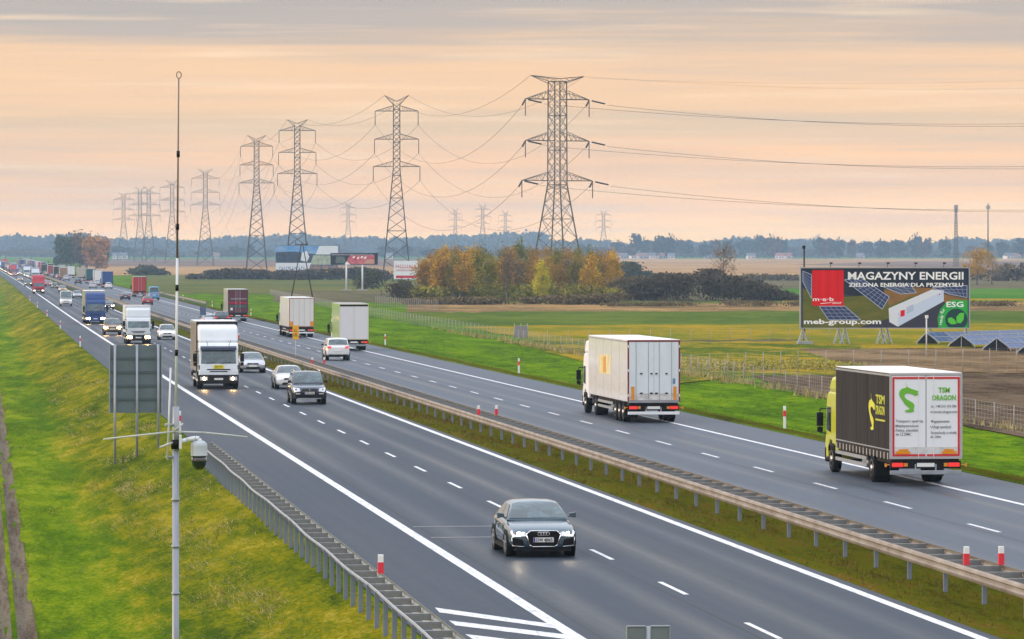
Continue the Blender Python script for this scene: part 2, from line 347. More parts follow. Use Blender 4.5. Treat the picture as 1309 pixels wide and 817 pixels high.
# ---- asphalt
def asphalt(name, base, streak_x):
    m = bpy.data.materials.new(name); m.use_nodes = True; t = m.node_tree; b = t.nodes['Principled BSDF']
    g = t.nodes.new('ShaderNodeTexCoord'); acc = None
    for sc, wgt in (((.9, .012, 1), .40), ((.25, .03, 1), .25), ((5, 1.2, 1), .1), ((34, 16, 1), .3)):
        mpn = t.nodes.new('ShaderNodeMapping'); mpn.inputs['Scale'].default_value = sc; t.links.new(g.outputs['Object'], mpn.inputs[0])
        n = t.nodes.new('ShaderNodeTexNoise'); n.inputs['Scale'].default_value = 1; n.inputs['Detail'].default_value = 4
        t.links.new(mpn.outputs[0], n.inputs['Vector']); x = math_n('MULTIPLY', n.outputs['Fac'], wgt, t)
        acc = x if acc is None else math_n('ADD', acc, x, t)
    # darker tyre tracks: two per lane
    s = t.nodes.new('ShaderNodeSeparateXYZ'); t.links.new(g.outputs['Object'], s.inputs[0]); tr = None
    for x0 in streak_x:
        d = math_n('ABSOLUTE', math_n('SUBTRACT', s.outputs[0], x0, t), None, t)
        q = math_n('MAXIMUM', math_n('SUBTRACT', 1.0, math_n('MULTIPLY', d, 1.9, t), t), 0.0, t)
        tr = q if tr is None else math_n('ADD', tr, q, t)
    acc = math_n('SUBTRACT', acc, math_n('MULTIPLY', tr, .075, t), t)
    r = t.nodes.new('ShaderNodeValToRGB'); r.color_ramp.elements[0].position = .36; r.color_ramp.elements[1].position = .6
    r.color_ramp.elements[0].color = (*[c * .62 for c in base], 1); r.color_ramp.elements[1].color = (*[c * 1.4 for c in base], 1)
    t.links.new(acc, r.inputs[0]); t.links.new(r.outputs[0], b.inputs['Base Color'])
    mr = t.nodes.new('ShaderNodeMapRange'); mr.inputs[1].default_value = .35; mr.inputs[2].default_value = .62; mr.inputs[3].default_value = .40; mr.inputs[4].default_value = .62
    t.links.new(acc, mr.inputs[0]); t.links.new(math_n('SUBTRACT', mr.outputs[0], math_n('MULTIPLY', tr, .08, t), t), b.inputs['Roughness']); b.inputs['Specular IOR Level'].default_value = .13
    MATS[name] = m; return m
as_l = asphalt('asphalt_left', (.024, .034, .049), (13.1, 14.9, 17.1, 18.9))
as_r = asphalt('asphalt_right', (.064, .077, .098), (25.5, 27.3, 29.5, 31.3))
ry = [y for y in YS if y < 3300]
road_l = surf('carriageway', [8.88, 11.9, 14, 16, 18, 20.45], as_l, lambda x, y: P(y), -20, 3300)
road_r = surf('carriageway', [24.0, 26, 28.3, 30, 32.3, 35.25], as_r, lambda x, y: P(y), -20, 3300)
line_m = mat('road_paint', (.70, .71, .72), .55, var2=(.34, .35, .37), vscale=(9, 1.1, 1), lo=.48, hi=.74)
def line(x0, wd, road, y0=-20, y1=3200): 
    ys = [y for y in YS if y0 < y < y1]
    return surf('edge_line', [x0 - wd / 2, x0 + wd / 2], line_m, lambda x, y: P(y) + .006, y0, y1, road, None)
line(11.95, .30, road_l); line(20.02, .26, road_l); line(24.45, .2, road_r); line(32.35, .22, road_r)
# ---- lane dashes: 4 m long, 12 m apart
dash = MB().box(-.06, .06, -2, 2, 0, .006)
dash_l = dash.build('lane_dash', line_m, road_l); dash_r = dash.build('lane_dash', line_m, road_r)
y_l = pick(770, 709)[1]; y_r = pick(1269, 675)[1]
for src, road, x0, yb in ((dash_l, road_l, 15.98, y_l), (dash_r, road_r, 28.4, y_r)):
    first = True
    for k in range(-3, 110):
        y = yb + 12 * k
        loc = (x0 + bend(y), y, P(y) + .002)
        if first: src.location = loc; first = False
        else: link_copy(src, road, loc)
seam_m = mat('tar_seam', (.012, .012, .013), .7)
for x0_, rd_ in ((15.62, road_l), (12.45, road_l), (28.05, road_r)):
    o_ = surf('tar_seam', [x0_ - .02, x0_ + .02], seam_m, lambda x, y: P(y) + .003, 60, 420, rd_, None)
# hatched stripes on the shoulder at the bottom of the picture
for q in (((556, 777), (719, 797), (728, 803), (562, 783)), ((574, 793.5), (741, 811), (752, 818), (582, 799.5)), ((595, 811), (760, 829), (770, 836), (604, 817)), ((612, 828), (785, 846), (795, 853), (620, 834))):
    pts = [pick(a, b) for a, b in q]
    pts = [(max(9.1, min(11.8, p[0])), p[1], p[2] + .006) for p in pts]
    s_ = MB(); n = 4
    s_.add(pts + [(p[0], p[1], p[2] - .004) for p in pts], [(0, 1, 2, 3), (7, 6, 5, 4), (0, 4, 5, 1), (1, 5, 6, 2), (2, 6, 7, 3), (3, 7, 4, 0)]); s_.build('hatch_stripe', line_m, road_l)
# pale sensor strips set across the near lane
for py_ in (673, 687):
    q_ = pick(600, py_); MB().box(12.3, 15.7, q_[1] - .14, q_[1] + .14, P(q_[1]) + .001, P(q_[1]) + .007).build('sensor_strip', mat('strip_grey', (.2, .2, .2), .6, var=.4, vscale=(3, 3, 3)), road_l)
# ---- fields: polygons lying on the terrain
LVL = [0]
def field(name, pxs, m, lift=None, world=False):
    LVL[0] += 1; jr = random.Random(LVL[0] * 13); sub_ = []
    for (a, b), (c, d) in zip(pxs, pxs[1:] + pxs[:1]):       # ragged margins
        n_ = max(1, int(abs(c - a) / 14)) if abs(c - a) > 60 else 1
        for k in range(n_): sub_.append((a + (c - a) * k / n_, b + (d - b) * k / n_ + (jr.uniform(-1, 1) * min(.9, .018 * (b - 322)) if k else 0)))
    pts = [pick(a, b) for a, b in sub_]
    bm = bmesh.new(); vs = [bm.verts.new((p[0], p[1], 0)) for p in pts]; bm.faces.new(vs)
    bmesh.ops.triangulate(bm, faces=bm.faces)
    y0 = min(p[1] for p in pts); y1 = max(p[1] for p in pts)
    for y in YS:
        if y0 < y < y1:
            bmesh.ops.bisect_plane(bm, geom=bm.verts[:] + bm.edges[:] + bm.faces[:], plane_co=(0, y, 0), plane_no=(0, 1, 0))
    for xq in (36.3, 38.5, 41, 45.5, 50): bmesh.ops.bisect_plane(bm, geom=bm.verts[:] + bm.edges[:] + bm.faces[:], plane_co=(xq, 0, 0), plane_no=(1, 0, 0))
    for v in bm.verts: v.co.z = G(v.co.x, v.co.y) + (.008 + .0025 * LVL[0]) * max(1, v.co.y / 700)
    bmesh.ops.recalc_face_normals(bm, faces=bm.faces)
    for f in bm.faces:
        if f.normal.z < 0: f.normal_flip()
    me = bpy.data.meshes.new(name); bm.to_mesh(me); bm.free(); me.materials.append(m)
    o = bpy.data.objects.new(name, me); COL.objects.link(o); return tag(o, kind='structure')
def fm(name, a, b, c=None, s=(.02, .02, 1), bump=.5):
    c = c or tuple((x + y) / 2 for x, y in zip(a, b))
    return two_tone_grass(name, [(0, a), (.5, c), (1, b)], s, (s[0] * 8, s[1] * 8, 1), (s[0] * 60, s[1] * 60, 1), bump=bump, rng=(.455, .545))
f_plough = fm('ploughed_soil', (0.0633, 0.0429, 0.0285), (0.149, 0.107, 0.0684), s=(.1, .03, 1), bump=1)
f_yard = fm('bare_yard_soil', (0.115, 0.0768, 0.0399), (0.241, 0.164, 0.0902), (0.167, 0.113, 0.0617), s=(.08, .04, 1))
f_weeds = fm('yellow_weeds', (0.0633, 0.102, 0.0114), (0.345, 0.226, 0.019), (0.115, 0.147, 0.019), s=(.12, .04, 1), bump=1)
f_gold = fm('golden_meadow', (0.138, 0.153, 0.0142), (0.31, 0.209, 0.0171), s=(.05, .02, 1))
f_green = fm('winter_crop', (0.0633, 0.102, 0.0171), (0.121, 0.153, 0.0238), s=(.03, .015, 1))
f_dry = fm('dry_grass', (0.138, 0.096, 0.0475), (0.345, 0.215, 0.0855), (0.23, 0.147, 0.0617), s=(.08, .03, 1), bump=1)
f_olive = fm('olive_field', (0.0805, 0.102, 0.0285), (0.138, 0.13, 0.038), s=(.02, .01, 1))
f_tan = fm('stubble_field', (0.31, 0.181, 0.0808), (0.414, 0.26, 0.123), s=(.01, .004, 1))
f_mauve = fm('harrowed_field', (0.149, 0.096, 0.0712), (0.207, 0.141, 0.0997), s=(.01, .004, 1))
f_bright = fm('young_green_crop', (0.046, 0.147, 0.0142), (0.0862, 0.181, 0.019), s=(.02, .01, 1))
f_mud = fm('muddy_strip', (0.092, 0.0847, 0.0427), (0.149, 0.124, 0.0665), s=(.03, .01, 1))
# far, full-width bands first, nearer ones later (each a few millimetres higher)
field('far_crop_field', [(150, 331), (1900, 331), (1900, 328), (150, 328.5)], f_bright)
field('harrowed_field', [(105, 341), (560, 341), (560, 331.5), (105, 331.5)], f_mauve)
field('stubble_field', [(100, 352), (560, 352), (560, 341), (100, 341)], f_tan)
field('stubble_field', [(560, 358), (1900, 366), (1900, 331), (560, 331)], f_tan)
field('harrowed_field', [(1010, 338.5), (1240, 343), (1900, 343), (1900, 334), (1150, 334.5)], f_mauve)
field('stubble_field', [(1160, 356), (1900, 356), (1900, 345), (1160, 345)], f_tan)
field('olive_field', [(205, 375), (545, 378), (545, 356), (175, 351)], f_olive)
field('muddy_strip', [(350, 386), (560, 388), (560, 374), (350, 372)], f_mud)
field('grass_field', [(760, 386), (1200, 386), (1900, 386), (1900, 357), (760, 357)], f_mud)
field('young_crop_field', [(1000, 383), (1900, 383), (1900, 370), (1000, 370)], f_bright)
field('golden_meadow', [(1000, 388), (1900, 388), (1900, 382.5), (1000, 382.5)], f_gold)
field('dry_grass_strip', [(520, 401), (1900, 398), (1900, 387), (520, 388)], f_dry)
field('winter_crop_field', [(505, 404), (640, 419), (1900, 413), (1900, 397), (520, 399.5)], f_green)
field('golden_meadow', [(590, 418), (800, 456), (1020, 447), (1900, 440), (1900, 412), (640, 417)], f_gold)
field('meadow_track', [(720, 436.5), (1020, 434), (1020, 436), (720, 439)], f_mud)
field('weedy_meadow', [(640, 436), (860, 489), (980, 481), (1100, 481), (1100, 441), (760, 441)], f_weeds)
field('solar_yard', [(1020, 447), (1900, 441), (1900, 476), (1150, 478), (1110, 469), (1080, 466)], f_yard)
field('ploughed_field', [(960, 481), (1900, 474), (1900, 690), (1309, 558), (1024, 504)], f_plough)
# ---- tufts of real grass on the nearer verges (one uncountable mass each)
def blades(name, m, n, xr, yr, hr, zf, wd=.03, lean=.5, dens=None):
    x = rng.uniform(*xr, n); u = rng.uniform(0, 1, n); y = yr[0] * (yr[1] / yr[0]) ** u
    if dens is not None: k = dens(x, y) > rng.uniform(0, 1, n); x = x[k]; y = y[k]; n = len(x)
    h = rng.uniform(*hr, n) ; a = rng.uniform(0, 2 * np.pi, n); l = rng.uniform(0, lean, n) * h
    z = np.array([zf(p, q) for p, q in zip(x, y)])
    dx, dy = np.cos(a), np.sin(a); b = rng.uniform(0, 2 * np.pi, n); w_ = wd * (y / 120)
    v = np.empty((n, 3, 3)); v[:, 0] = np.c_[x - dx * w_, y - dy * w_, z]; v[:, 1] = np.c_[x + dx * w_, y + dy * w_, z]
    v[:, 2] = np.c_[x + np.cos(b) * l, y + np.sin(b) * l, z + h]
    o = mesh_np(name, v.reshape(-1, 3), np.arange(3 * n).reshape(-1, 3), m); return tag(o, kind='stuff')
def clumpy(x, y, s=1.0, lo=.25):
    q = np.sin(x * 2.3 * s + np.sin(y * .31 * s) * 2) * np.sin(y * .47 * s + np.sin(x * 1.3 * s) * 2); return np.clip(q * .8 + lo, 0, 1)
g1 = mat('grass_blades_green', (.12, .17, .012), .8, var2=(.27, .24, .05), vscale=(.8, .2, 1), spec=.03)
g2 = mat('grass_blades_dry', (.44, .36, .16), .85, var2=(.22, .20, .05), vscale=(1.2, .3, 1), spec=.03)
g3 = mat('grass_blades_median', (.14, .125, .015), .85, var2=(.16, .09, .03), vscale=(2, .4, 1), spec=.03)
tag(blades('grass', g1, 100000, (1.4, 8.6), (70, 420), (.03, .11), G, .016, 2.0, lambda x, y: clumpy(x, y, 1, .45)), 'green grass growing over the embankment beside the hard shoulder', 'grass')
tag(blades('dry_grass', g2, 42000, (4.3, 8.0), (70, 330), (.05, .16), G, .018, 2.4, lambda x, y: clumpy(x + 3, y, .6, .12)), 'straw coloured dry grass on the embankment slope', 'grass')
tag(blades('straw', g2, 30000, (4.6, 7.2), (92, 175), (.04, .14), G, .018, 2.8, lambda x, y: np.clip(1.1 - abs(x - (6.9 - (y - 92) * .016)) * 1.3, 0, 1) * clumpy(x, y, 1.3, .45)), 'flattened pale straw lying along the embankment below the left guard rail', 'straw')
tag(blades('median_grass', g3, 52000, (20.5, 23.9), (80, 420), (.03, .13), G, .026, .9, lambda x, y: clumpy(x, y, 1.4, .5)), 'brownish green grass between the two carriageways', 'grass')
tag(blades('verge_grass', g1, 26000, (35.35, 46), (125, 480), (.02, .06), G, .02, 1.5, lambda x, y: np.where(x < 36.4, .95, .25)), 'bright green grass on the verge of the right carriageway', 'grass')
tag(blades('tall_weeds', g2, 16000, (46, 50), (180, 560), (.15, .55), G, .03, .6, lambda x, y: np.where(abs(x - (46 + (y - 205) * .016)) < .8, clumpy(x, y, .5, .4), 0)), 'tall brown weeds growing along the foot of the motorway fence', 'weeds')
# ================================================================== barriers, posts, signs, mast
def wbeam(mb, x, z, ys, side, h=.31, dep=.045):
    """W-profile steel beam following the road at lateral x; side = direction its face looks"""
    prof = [(0, 0), (.6, .12), (1, .28), (.25, .42), (.25, .58), (1, .72), (.6, .88), (0, 1)]
    prof = [(a * dep * side, b * h) for a, b in prof]; n = len(prof)
    rings = []
    for y, dx, dz in ys:
        r = [(x + dx + bend(y) + a, y, P(y) + z + dz - h + b) for a, b in prof]; r += [(p[0] - .006 * side, p[1], p[2]) for p in reversed(r)]
        rings.append(r)
    mb.loft(rings, False)
    return mb
def barrier(label, xa, xb, y0, y1, post_step, post_x, rung_step, top, wave, m, group='steel crash barriers'):
    root = empty('guard_rail', (0, 0, 0), 0, label, 'guard rail', group)
    def ysl(wv):
        r = []; y = y0
        while y <= y1:
            r.append((y, wv * (math.sin(y * .55) * .05 + math.sin(y * .21 + 1) * .05), wv * math.sin(y * .37) * .025)); y += 2 if y < 420 else 10 if y < 900 else 40
        return r
    (wbeam(MB(), xa, top, ysl(wave), -1) if not wave else wbeam(MB(), xa, top, ysl(wave), -1, h=.07, dep=.02)).build('beam', m, root); wbeam(MB(), xb, top, ysl(wave * .15), 1).build('beam', m, root)
    w_ = abs(xb - xa)
    rung = MB().box(0.01, w_ - .01, -.055, .055, -.03, .0).box(.01, w_ - .01, -.07, -.062, -.13, -.03)
    cap = MB().box(-.03, .05, -.03, .03, -.04, .02)
    first = None; y = y0 + .4; count = 0; far = MB()
    while y < y1 and count < 290:
        loc = (xa + bend(y), y, P(y) + top - .02)
        if first is None: first = rung.build('spacer', mat('spacer_steel', (.28, .28, .28), .6, .3, var=.4, vscale=(2, 2, 2)), root); first.location = loc
        else: link_copy(first, root, loc)
        count += 1; y += rung_step
    first = None; y = y0 + .6; count = 0
    while y < y1 and count < 290:
        zg = G(post_x, y) - P(y)
        if first is None:
            first = MB().box(-.05, .05, -.035, .035, zg - .1, top - .06).build('post', mat('rail_post', (.22, .26, .33), .55, .2, var=.2, vscale=(3, 3, 3)), root); first.location = (post_x + bend(y), y, P(y))
        else: link_copy(first, root, (post_x + bend(y), y, P(y)))
        count += 1; y += post_step
    return root
barrier('double steel guard rail running down the grassy median between the carriageways', 21.95, 22.85, 84, 2500, 4, 22.05, 2, .76, 0, M['zinc'])
barrier('short steel guard rail with many posts beside the left hard shoulder', 8.15, 8.72, 70, 170, 2, 8.2, 2, .76, .4, M['steel'])
_ya, _yb = lane_y(263, 35.7), lane_y(192, 35.7)
barrier('distant steel guard rail on the right hand verge beside the dark red lorry', 35.75, 36.0, _ya, _yb, 4, 35.85, 4, .78, 0, M['zinc'])
# guide posts
redm = mat('marker_red', (.75, .03, .05), .5); whm = mat('marker_white', (.82, .82, .80), .5)
def marker(x, y, z, label, h=1.0, facing=1, band=(.45, .75), group='red and white guide posts'):
    r = empty('guide_post', (x + bend(y), y, z), 0, label, 'guide post', group)
    pr = [(-.06, -.03), (.06, -.03), (.06, .03), (0, .055), (-.06, .03)]
    MB().prism(pr, 0, h * .97, 'xy').prism([(-.06, 0), (.06, 0), (.06, .03), (-.06, .05)], h * .97, h, 'xy').build('post_body', whm, r)
    MB().box(-.064, .064, -.036, .056, h * band[0], h * band[1]).build('red_band', redm, r)
    return r
ordw = ['nearest', 'second nearest', 'third nearest', 'fourth nearest', 'fifth nearest', 'sixth nearest', 'seventh nearest', 'eighth nearest']
for i, y in enumerate((198, 298, 398, 498, 598, 698, 798)):
    marker(36.0, y, G(36.0, y), 'slim guide post on the green right hand verge, %s in its row' % ordw[i], 1.05, band=(.55, .8))
for i, y in enumerate((198, 298, 398, 498, 598, 698, 798)):
    marker(8.75, y, G(8.7, y), 'slim guide post along the left hard shoulder, %s in its row' % ordw[i], 1.0, band=(.55, .8))
marker(8.72, 97.5, .74, 'red and white marker fixed on top of the left guard rail', .42, band=(.0, .6))
for i, y in enumerate((98.4, 197.5, 298, 398)):
    marker(22.05, y, .76, 'red and white marker on near beam of median rail, %s pair' % ordw[i], .42, band=(.0, .62))
    marker(22.85, y, .76, 'red and white marker on far beam of median rail, %s pair' % ordw[i], .42, band=(.0, .62))
# yellow sign in the median
ysm = mat('yellow_sign', (.85, .42, .01), .45)
def board_sign(px, Z, py_top, py_bot, wd, mface, label, base_h=None, cat='road sign'):
    x, y = at(px, Z); g = G(x, y); r = empty('road_sign', (x, y, g), 0, label, cat)
    zt, zb = hz(py_top, Z) - g, hz(py_bot, Z) - g
    MB().bar((0, 0, -.1), (0, 0, zb + .1), .035, 8).build('post', M['post'], r)
    MB().box(-wd / 2, wd / 2, -.045, -.02, zb, zt).build('panel', mface, r, bevel=.01); return r, zb, zt
r, zb, zt = board_sign(378, 319, 416, 434, .45, ysm, 'small yellow sign with dark symbols on a post in the median')
strokes(0, -.046, zb + .56, .26, .2, 2, M['black'], r, 3); strokes(0, -.046, zb + .22, .32, .2, 3, M['black'], r, 4)
board_sign(259.5, 450, 392, 403, .62, mat('sign_back', (.10, .13, .22), .5), 'small blue grey sign in the median behind the white lorry')
# big sign seen from the back, left verge
sgm = mat('sign_panel_back', (.135, .18, .20), .55, .2, var=.18, vscale=(1, 1, 2)); sgr = mat('sign_rail', (.085, .115, .13), .5, .3)
ZS = 188; sx, sy = at(173.5, ZS); r = empty('motorway_sign', (sx, sy, 0), -R(0), 'large dark grey motorway sign seen from behind on three posts', 'road sign')
ppm = FPX / ZS; z_top, z_bot = hz(441, ZS), hz(528, ZS)
for k in range(5):
    a = z_bot + (z_top - z_bot) * k / 5; b = z_bot + (z_top - z_bot) * (k + 1) / 5
    MB().box(-1.08, 1.08, .02, .05, a + .008, b - .008).build('panel', sgm, r)
for k in range(1, 5):
    a = z_bot + (z_top - z_bot) * k / 5; MB().box(-1.05, 1.05, -.02, .02, a - .05, a + .05).build('rail', sgr, r)
MB().box(-1.12, -1.08, -.02, .06, z_bot, z_top).box(1.08, 1.12, -.02, .06, z_bot, z_top).build('edge_frame', M['post'], r)
for dx, bz in ((-26.5, -1.05), (1.5, -.7), (28.5, -.36)):
    MB().bar((dx / ppm, -.07, bz - .3), (dx / ppm, -.07, z_top + .02), .055, 10).build('post', M['post'], r)
# back of a small double-panel sign at the bottom edge of the view
x, y = at(828.5, 60); r = empty('road_sign', (x, y, G(x, y)), 0, 'back of a small grey two panel sign at the bottom edge', 'road sign')
zt = hz(794, 60)
for s in (-1, 1):
    MB().box(s * .035, s * .285, -.02, .0, zt - .7, zt - .02).build('panel', mat('small_sign_back', (.20, .23, .24), .5, .3, var=.15, vscale=(3, 3, 3)), r)
    MB().box(s * .035, s * .295, -.035, .01, zt - .02, zt).box(s * .285, s * .30, -.035, .01, zt - .7, zt - .02).build('edge_frame', M['steel'], r, bevel=.004)
MB().bar((0, -.03, -.1), (0, -.03, zt - .01), .032, 10).build('post', M['steel'], r)
# camera mast
ZM = 60; mx_, my_ = at(224.5, ZM); k = ZM / FPX; gz = G(mx_, my_)
mast = empty('camera_mast', (mx_, my_, gz), 0, 'tall thin grey mast with a traffic camera on the left embankment', 'mast')
def mz(py): return hz(py, ZM) - gz
def mxp(px): return (px - 224.5) * k
pw = mat('mast_white', (.66, .68, .70), .4, var=.12, vscale=(8, 8, 1)); pb = mat('mast_brown', (.20, .13, .11), .5); pg = mat('mast_grey', (.30, .32, .37), .45, .4, var=.25, vscale=(12, 12, 1.5))
MB().bar((0, 0, -.2), (0, 0, mz(575)), .052, 16, .045).build('lower_pole', pg, mast)
MB().bar((0, 0, mz(575)), (mxp(225), 0, mz(520)), .047, 16, .045).build('middle_pole', M['steel'], mast)
MB().bar((mxp(225), 0, mz(522)), (mxp(226.5), 0, mz(330)), .019, 12, .017).build('white_pole', pw, mast)
MB().bar((mxp(226.5), 0, mz(330)), (mxp(228.5), 0, mz(100)), .015, 12, .010).build('upper_pole', pb, mast)
for py, px in ((525, 225), (451, 225.6), (368, 226.3), (290, 227), (197, 227.8)):
    MB().bar((mxp(px), 0, mz(py + 4)), (mxp(px), 0, mz(py - 4)), .023, 12).build('collar', M['black'], mast)
rg = MB(); cpt = [(mxp(228.7) + .032 * math.cos(a), 0, mz(96) + .045 * math.sin(a)) for a in [i * math.pi / 7 for i in range(15)]]
rg.path(cpt, .007, 5); rg.build('top_ring', pb, mast)
for py in (640, 700, 760): MB().bar((0, 0, mz(py)), (0, 0, mz(py - 3)), .058, 14).build('clamp', M['steel'], mast)
MB().bar((0, 0, mz(574)), (0, 0, mz(562)), .062, 14).bar((.0, -.06, mz(570)), (.0, .08, mz(570)), .02).build('clamp', M['black'], mast)
MB().box(mxp(221), mxp(222.2), -.05, .05, mz(575), mz(555)).box(mxp(228.5), mxp(232), -.07, .07, mz(574), mz(556)).build('junction_box', mat('camera_white', (.72, .74, .76), .35), mast, bevel=.008)
MB().path([(mxp(230), 0, mz(565)), (mxp(238), 0, mz(562.5)), (mxp(250), 0, mz(560)), (mxp(254.5), 0, mz(561)), (mxp(255.5), 0, mz(566))], .03, 12).build('bracket_arm', MATS['camera_white'], mast)
cc = (mxp(254.5), 0, 0)
MB().lathe([(.03, mz(563)), (.07, mz(564)), (.105, mz(567)), (.112, mz(571)), (.112, mz(582)), (.118, mz(583))], cc, 24).build('camera_housing', mat('camera_grey', (.42, .46, .48), .3, .2), mast)
MB().lathe([(.10, mz(582.5)), (.105, mz(590)), (.09, mz(596)), (.055, mz(600)), (.0, mz(601.5))], cc, 24).build('camera_dome', mat('camera_dome_glass', (.008, .008, .01), .08, coat=1), mast)
bm_ = mat('boom_grey', (.55, .56, .54), .5)
MB().path([(mxp(132), -.3, mz(560)), (mxp(222), -.05, mz(551.5)), (mxp(262), .1, mz(553.5)), (mxp(318), .35, mz(560.5))], .012, 8).build('cross_boom', bm_, mast)
MB().bar((mxp(204), -.1, mz(571.5)), (mxp(222), -.03, mz(565)), .014, 8).bar((mxp(222), -.05, mz(551)), (mxp(234), -.05, mz(541)), .012, 8).build('stay', bm_, mast)
MB().bar((mxp(214), -.05, mz(588)), (mxp(218), -.05, mz(470)), .014, 8).build('side_rod', pw, mast)
MB().bar((mxp(211), -.05, mz(543)), (mxp(224), 0, mz(543)), .022, 8).bar((mxp(212), -.05, mz(584)), (mxp(224), 0, mz(584)), .018, 8).build('rod_clamp', M['steel'], mast)
# ---- fences on the right
def fence(label, pts, step, h, wire_m, post_m, mesh_rows, group='wire mesh fences', t=.028, wires=True):
    root = empty('wire_fence', (0, 0, 0), 0, label, 'fence', group); src = None; n = 0; wr = MB()
    for (x0, y0), (x1, y1) in zip(pts, pts[1:]):
        L = math.hypot(x1 - x0, y1 - y0); m_ = max(1, round(L / step))
        for i in range(m_ + 1):
            x = x0 + (x1 - x0) * i / m_; y = y0 + (y1 - y0) * i / m_
            if n < 295:
                if src is None: src = MB().bar((0, 0, -.1), (0, 0, h), t, 6).build('post', post_m, root); src.location = (x, y, G(x, y))
                else: link_copy(src, root, (x, y, G(x, y)))
                n += 1
            if i < m_:
                xn = x0 + (x1 - x0) * (i + 1) / m_; yn = y0 + (y1 - y0) * (i + 1) / m_
                for r_ in range(mesh_rows):
                    z = h * (.08 + .9 * r_ / (mesh_rows - 1)); wr.bar((x, y, G(x, y) + z), (xn, yn, G(xn, yn) + z), .0045, 3)
                if wires:
                    nv = int(step / .7)
                    for q in range(1, nv):
                        a = q / nv; xa = x + (xn - x) * a; ya = y + (yn - y) * a; wr.bar((xa, ya, G(xa, ya) + .05), (xa, ya, G(xa, ya) + h * .98), .004, 3)
    tag(wr.build('wire_mesh', wire_m, root, fix=False), kind='stuff'); return root
fpost = mat('fence_post', (.33, .31, .28), .6, .1, var=.2, vscale=(3, 3, 3)); fwire = mat('fence_wire', (.30, .31, .30), .6, .4)
fence('motorway fence of closely spaced posts along the right verge', [(45.6, 190), (47, 262), (48, 300), (52.5, 600), (58, 900)], 4.3, 1.25, fwire, fpost, 7)
p1 = pick(860, 486); p2 = pick(1020, 479.5); p3 = pick(1400, 474)
fence('taller fence around the solar yard, in front of the panels', [p1[:2], p2[:2], p3[:2]], 2.15, 1.65, fwire, fpost, 6)
p1 = pick(700, 441); p2 = pick(1060, 437.5)
fence('low pale fence crossing the golden meadow behind the white trailer', [p1[:2], p2[:2]], 2.2, 1.35, fwire, fpost, 4, wires=False)
p1 = pick(480, 392); p2 = pick(560, 399)
fence('farm fence where the verge meets the grove on the left', [p1[:2], p2[:2]], 2.2, 1.7, fwire, fpost, 6)
# grey field gate
x, y, z = pick(838, 441); r = empty('field_gate', pick(666, 433), 0, 'grey double gate in the motorway fence', 'gate')
for i, dx in enumerate((-.60, .04)):
    MB().box(dx, dx + .56, 0, .04, .1, 1.25).build('gate_leaf', mat('gate_grey', (.26, .23, .25), .6), r)
for dx in (-.64, 0, .64): MB().bar((dx, .02, -.1), (dx, .02, 1.5), .04, 8).build('post', fpost, r)
# ================================================================== vehicles
_o = 'first second third fourth fifth sixth seventh eighth ninth tenth eleventh twelfth thirteenth fourteenth fifteenth sixteenth seventeenth eighteenth nineteenth twentieth'.split()
def ordinal(n):
    if n <= 20: return _o[n - 1]
    t, u = divmod(n, 10)
    return {3: 'thirtieth', 4: 'fortieth', 5: 'fiftieth', 6: 'sixtieth'}[t] if u == 0 else {2: 'twenty', 3: 'thirty', 4: 'forty', 5: 'fifty', 6: 'sixty'}[t] + ' ' + _o[u - 1]
ordn = [ordinal(i) for i in range(1, 64)]
def lerp(a, b, t): return a + (b - a) * t
def lp(p, q, t): return tuple(lerp(a, b, t) for a, b in zip(p, q))
def wheel(parent, x, y, r, wd, near, side, truck=False):
    """tyre with the rim as its child"""
    t = MB().lathe([(r * .62, -wd / 2), (r * .94, -wd / 2), (r, -wd / 2 + .03), (r, wd / 2 - .03), (r * .94, wd / 2), (r * .62, wd / 2)], (0, 0, 0), 20 if near else 12, 'x').build('wheel', M['tyre'], parent)
    t.location = (x, y, r)
    e = side * (wd / 2 + .004); ri = MB()
    if truck:
        ri.lathe([(r * .60, e - side * .05), (r * .58, e), (r * .42, e - side * .03), (r * .25, e - side * .05), (r * .2, e + side * .03), (.02, e + side * .03)], (0, 0, 0), 16, 'x')
    elif near:
        ri.lathe([(r * .70, e - side * .02), (r * .70, e), (r * .63, e), (r * .62, e - side * .03)], (0, 0, 0), 20, 'x')
        for k in range(5):
            a = 2 * math.pi * k / 5 + .3; ri.bar((e - side * .01, 0, 0), (e - side * .006, math.cos(a) * r * .66, math.sin(a) * r * .66), .035, 4)
        ri.lathe([(.05, e - side * .02), (.05, e + side * .004), (.01, e + side * .006)], (0, 0, 0), 10, 'x')
    else: ri.lathe([(r * .62, e - side * .02), (r * .60, e), (.02, e)], (0, 0, 0), 12, 'x')
    ri.build('rim', M['rim'], t)
    return t
def beams(parent, pts, warm=False):
    """the light of a vehicle's own lit headlamps"""
    for p in pts:
        l = bpy.data.lights.new('headlamp_beam', 'SPOT'); l.energy = 40 if warm else 5; l.color = (1, .58, .24) if warm else (1, .80, .55); l.spot_size = R(34); l.spot_blend = .8; l.shadow_soft_size = .16
        o = bpy.data.objects.new('headlamp_beam', l); COL.objects.link(o); o.parent = parent; o.location = p; o.rotation_euler = (R(90 - 14), 0, R(180)) 
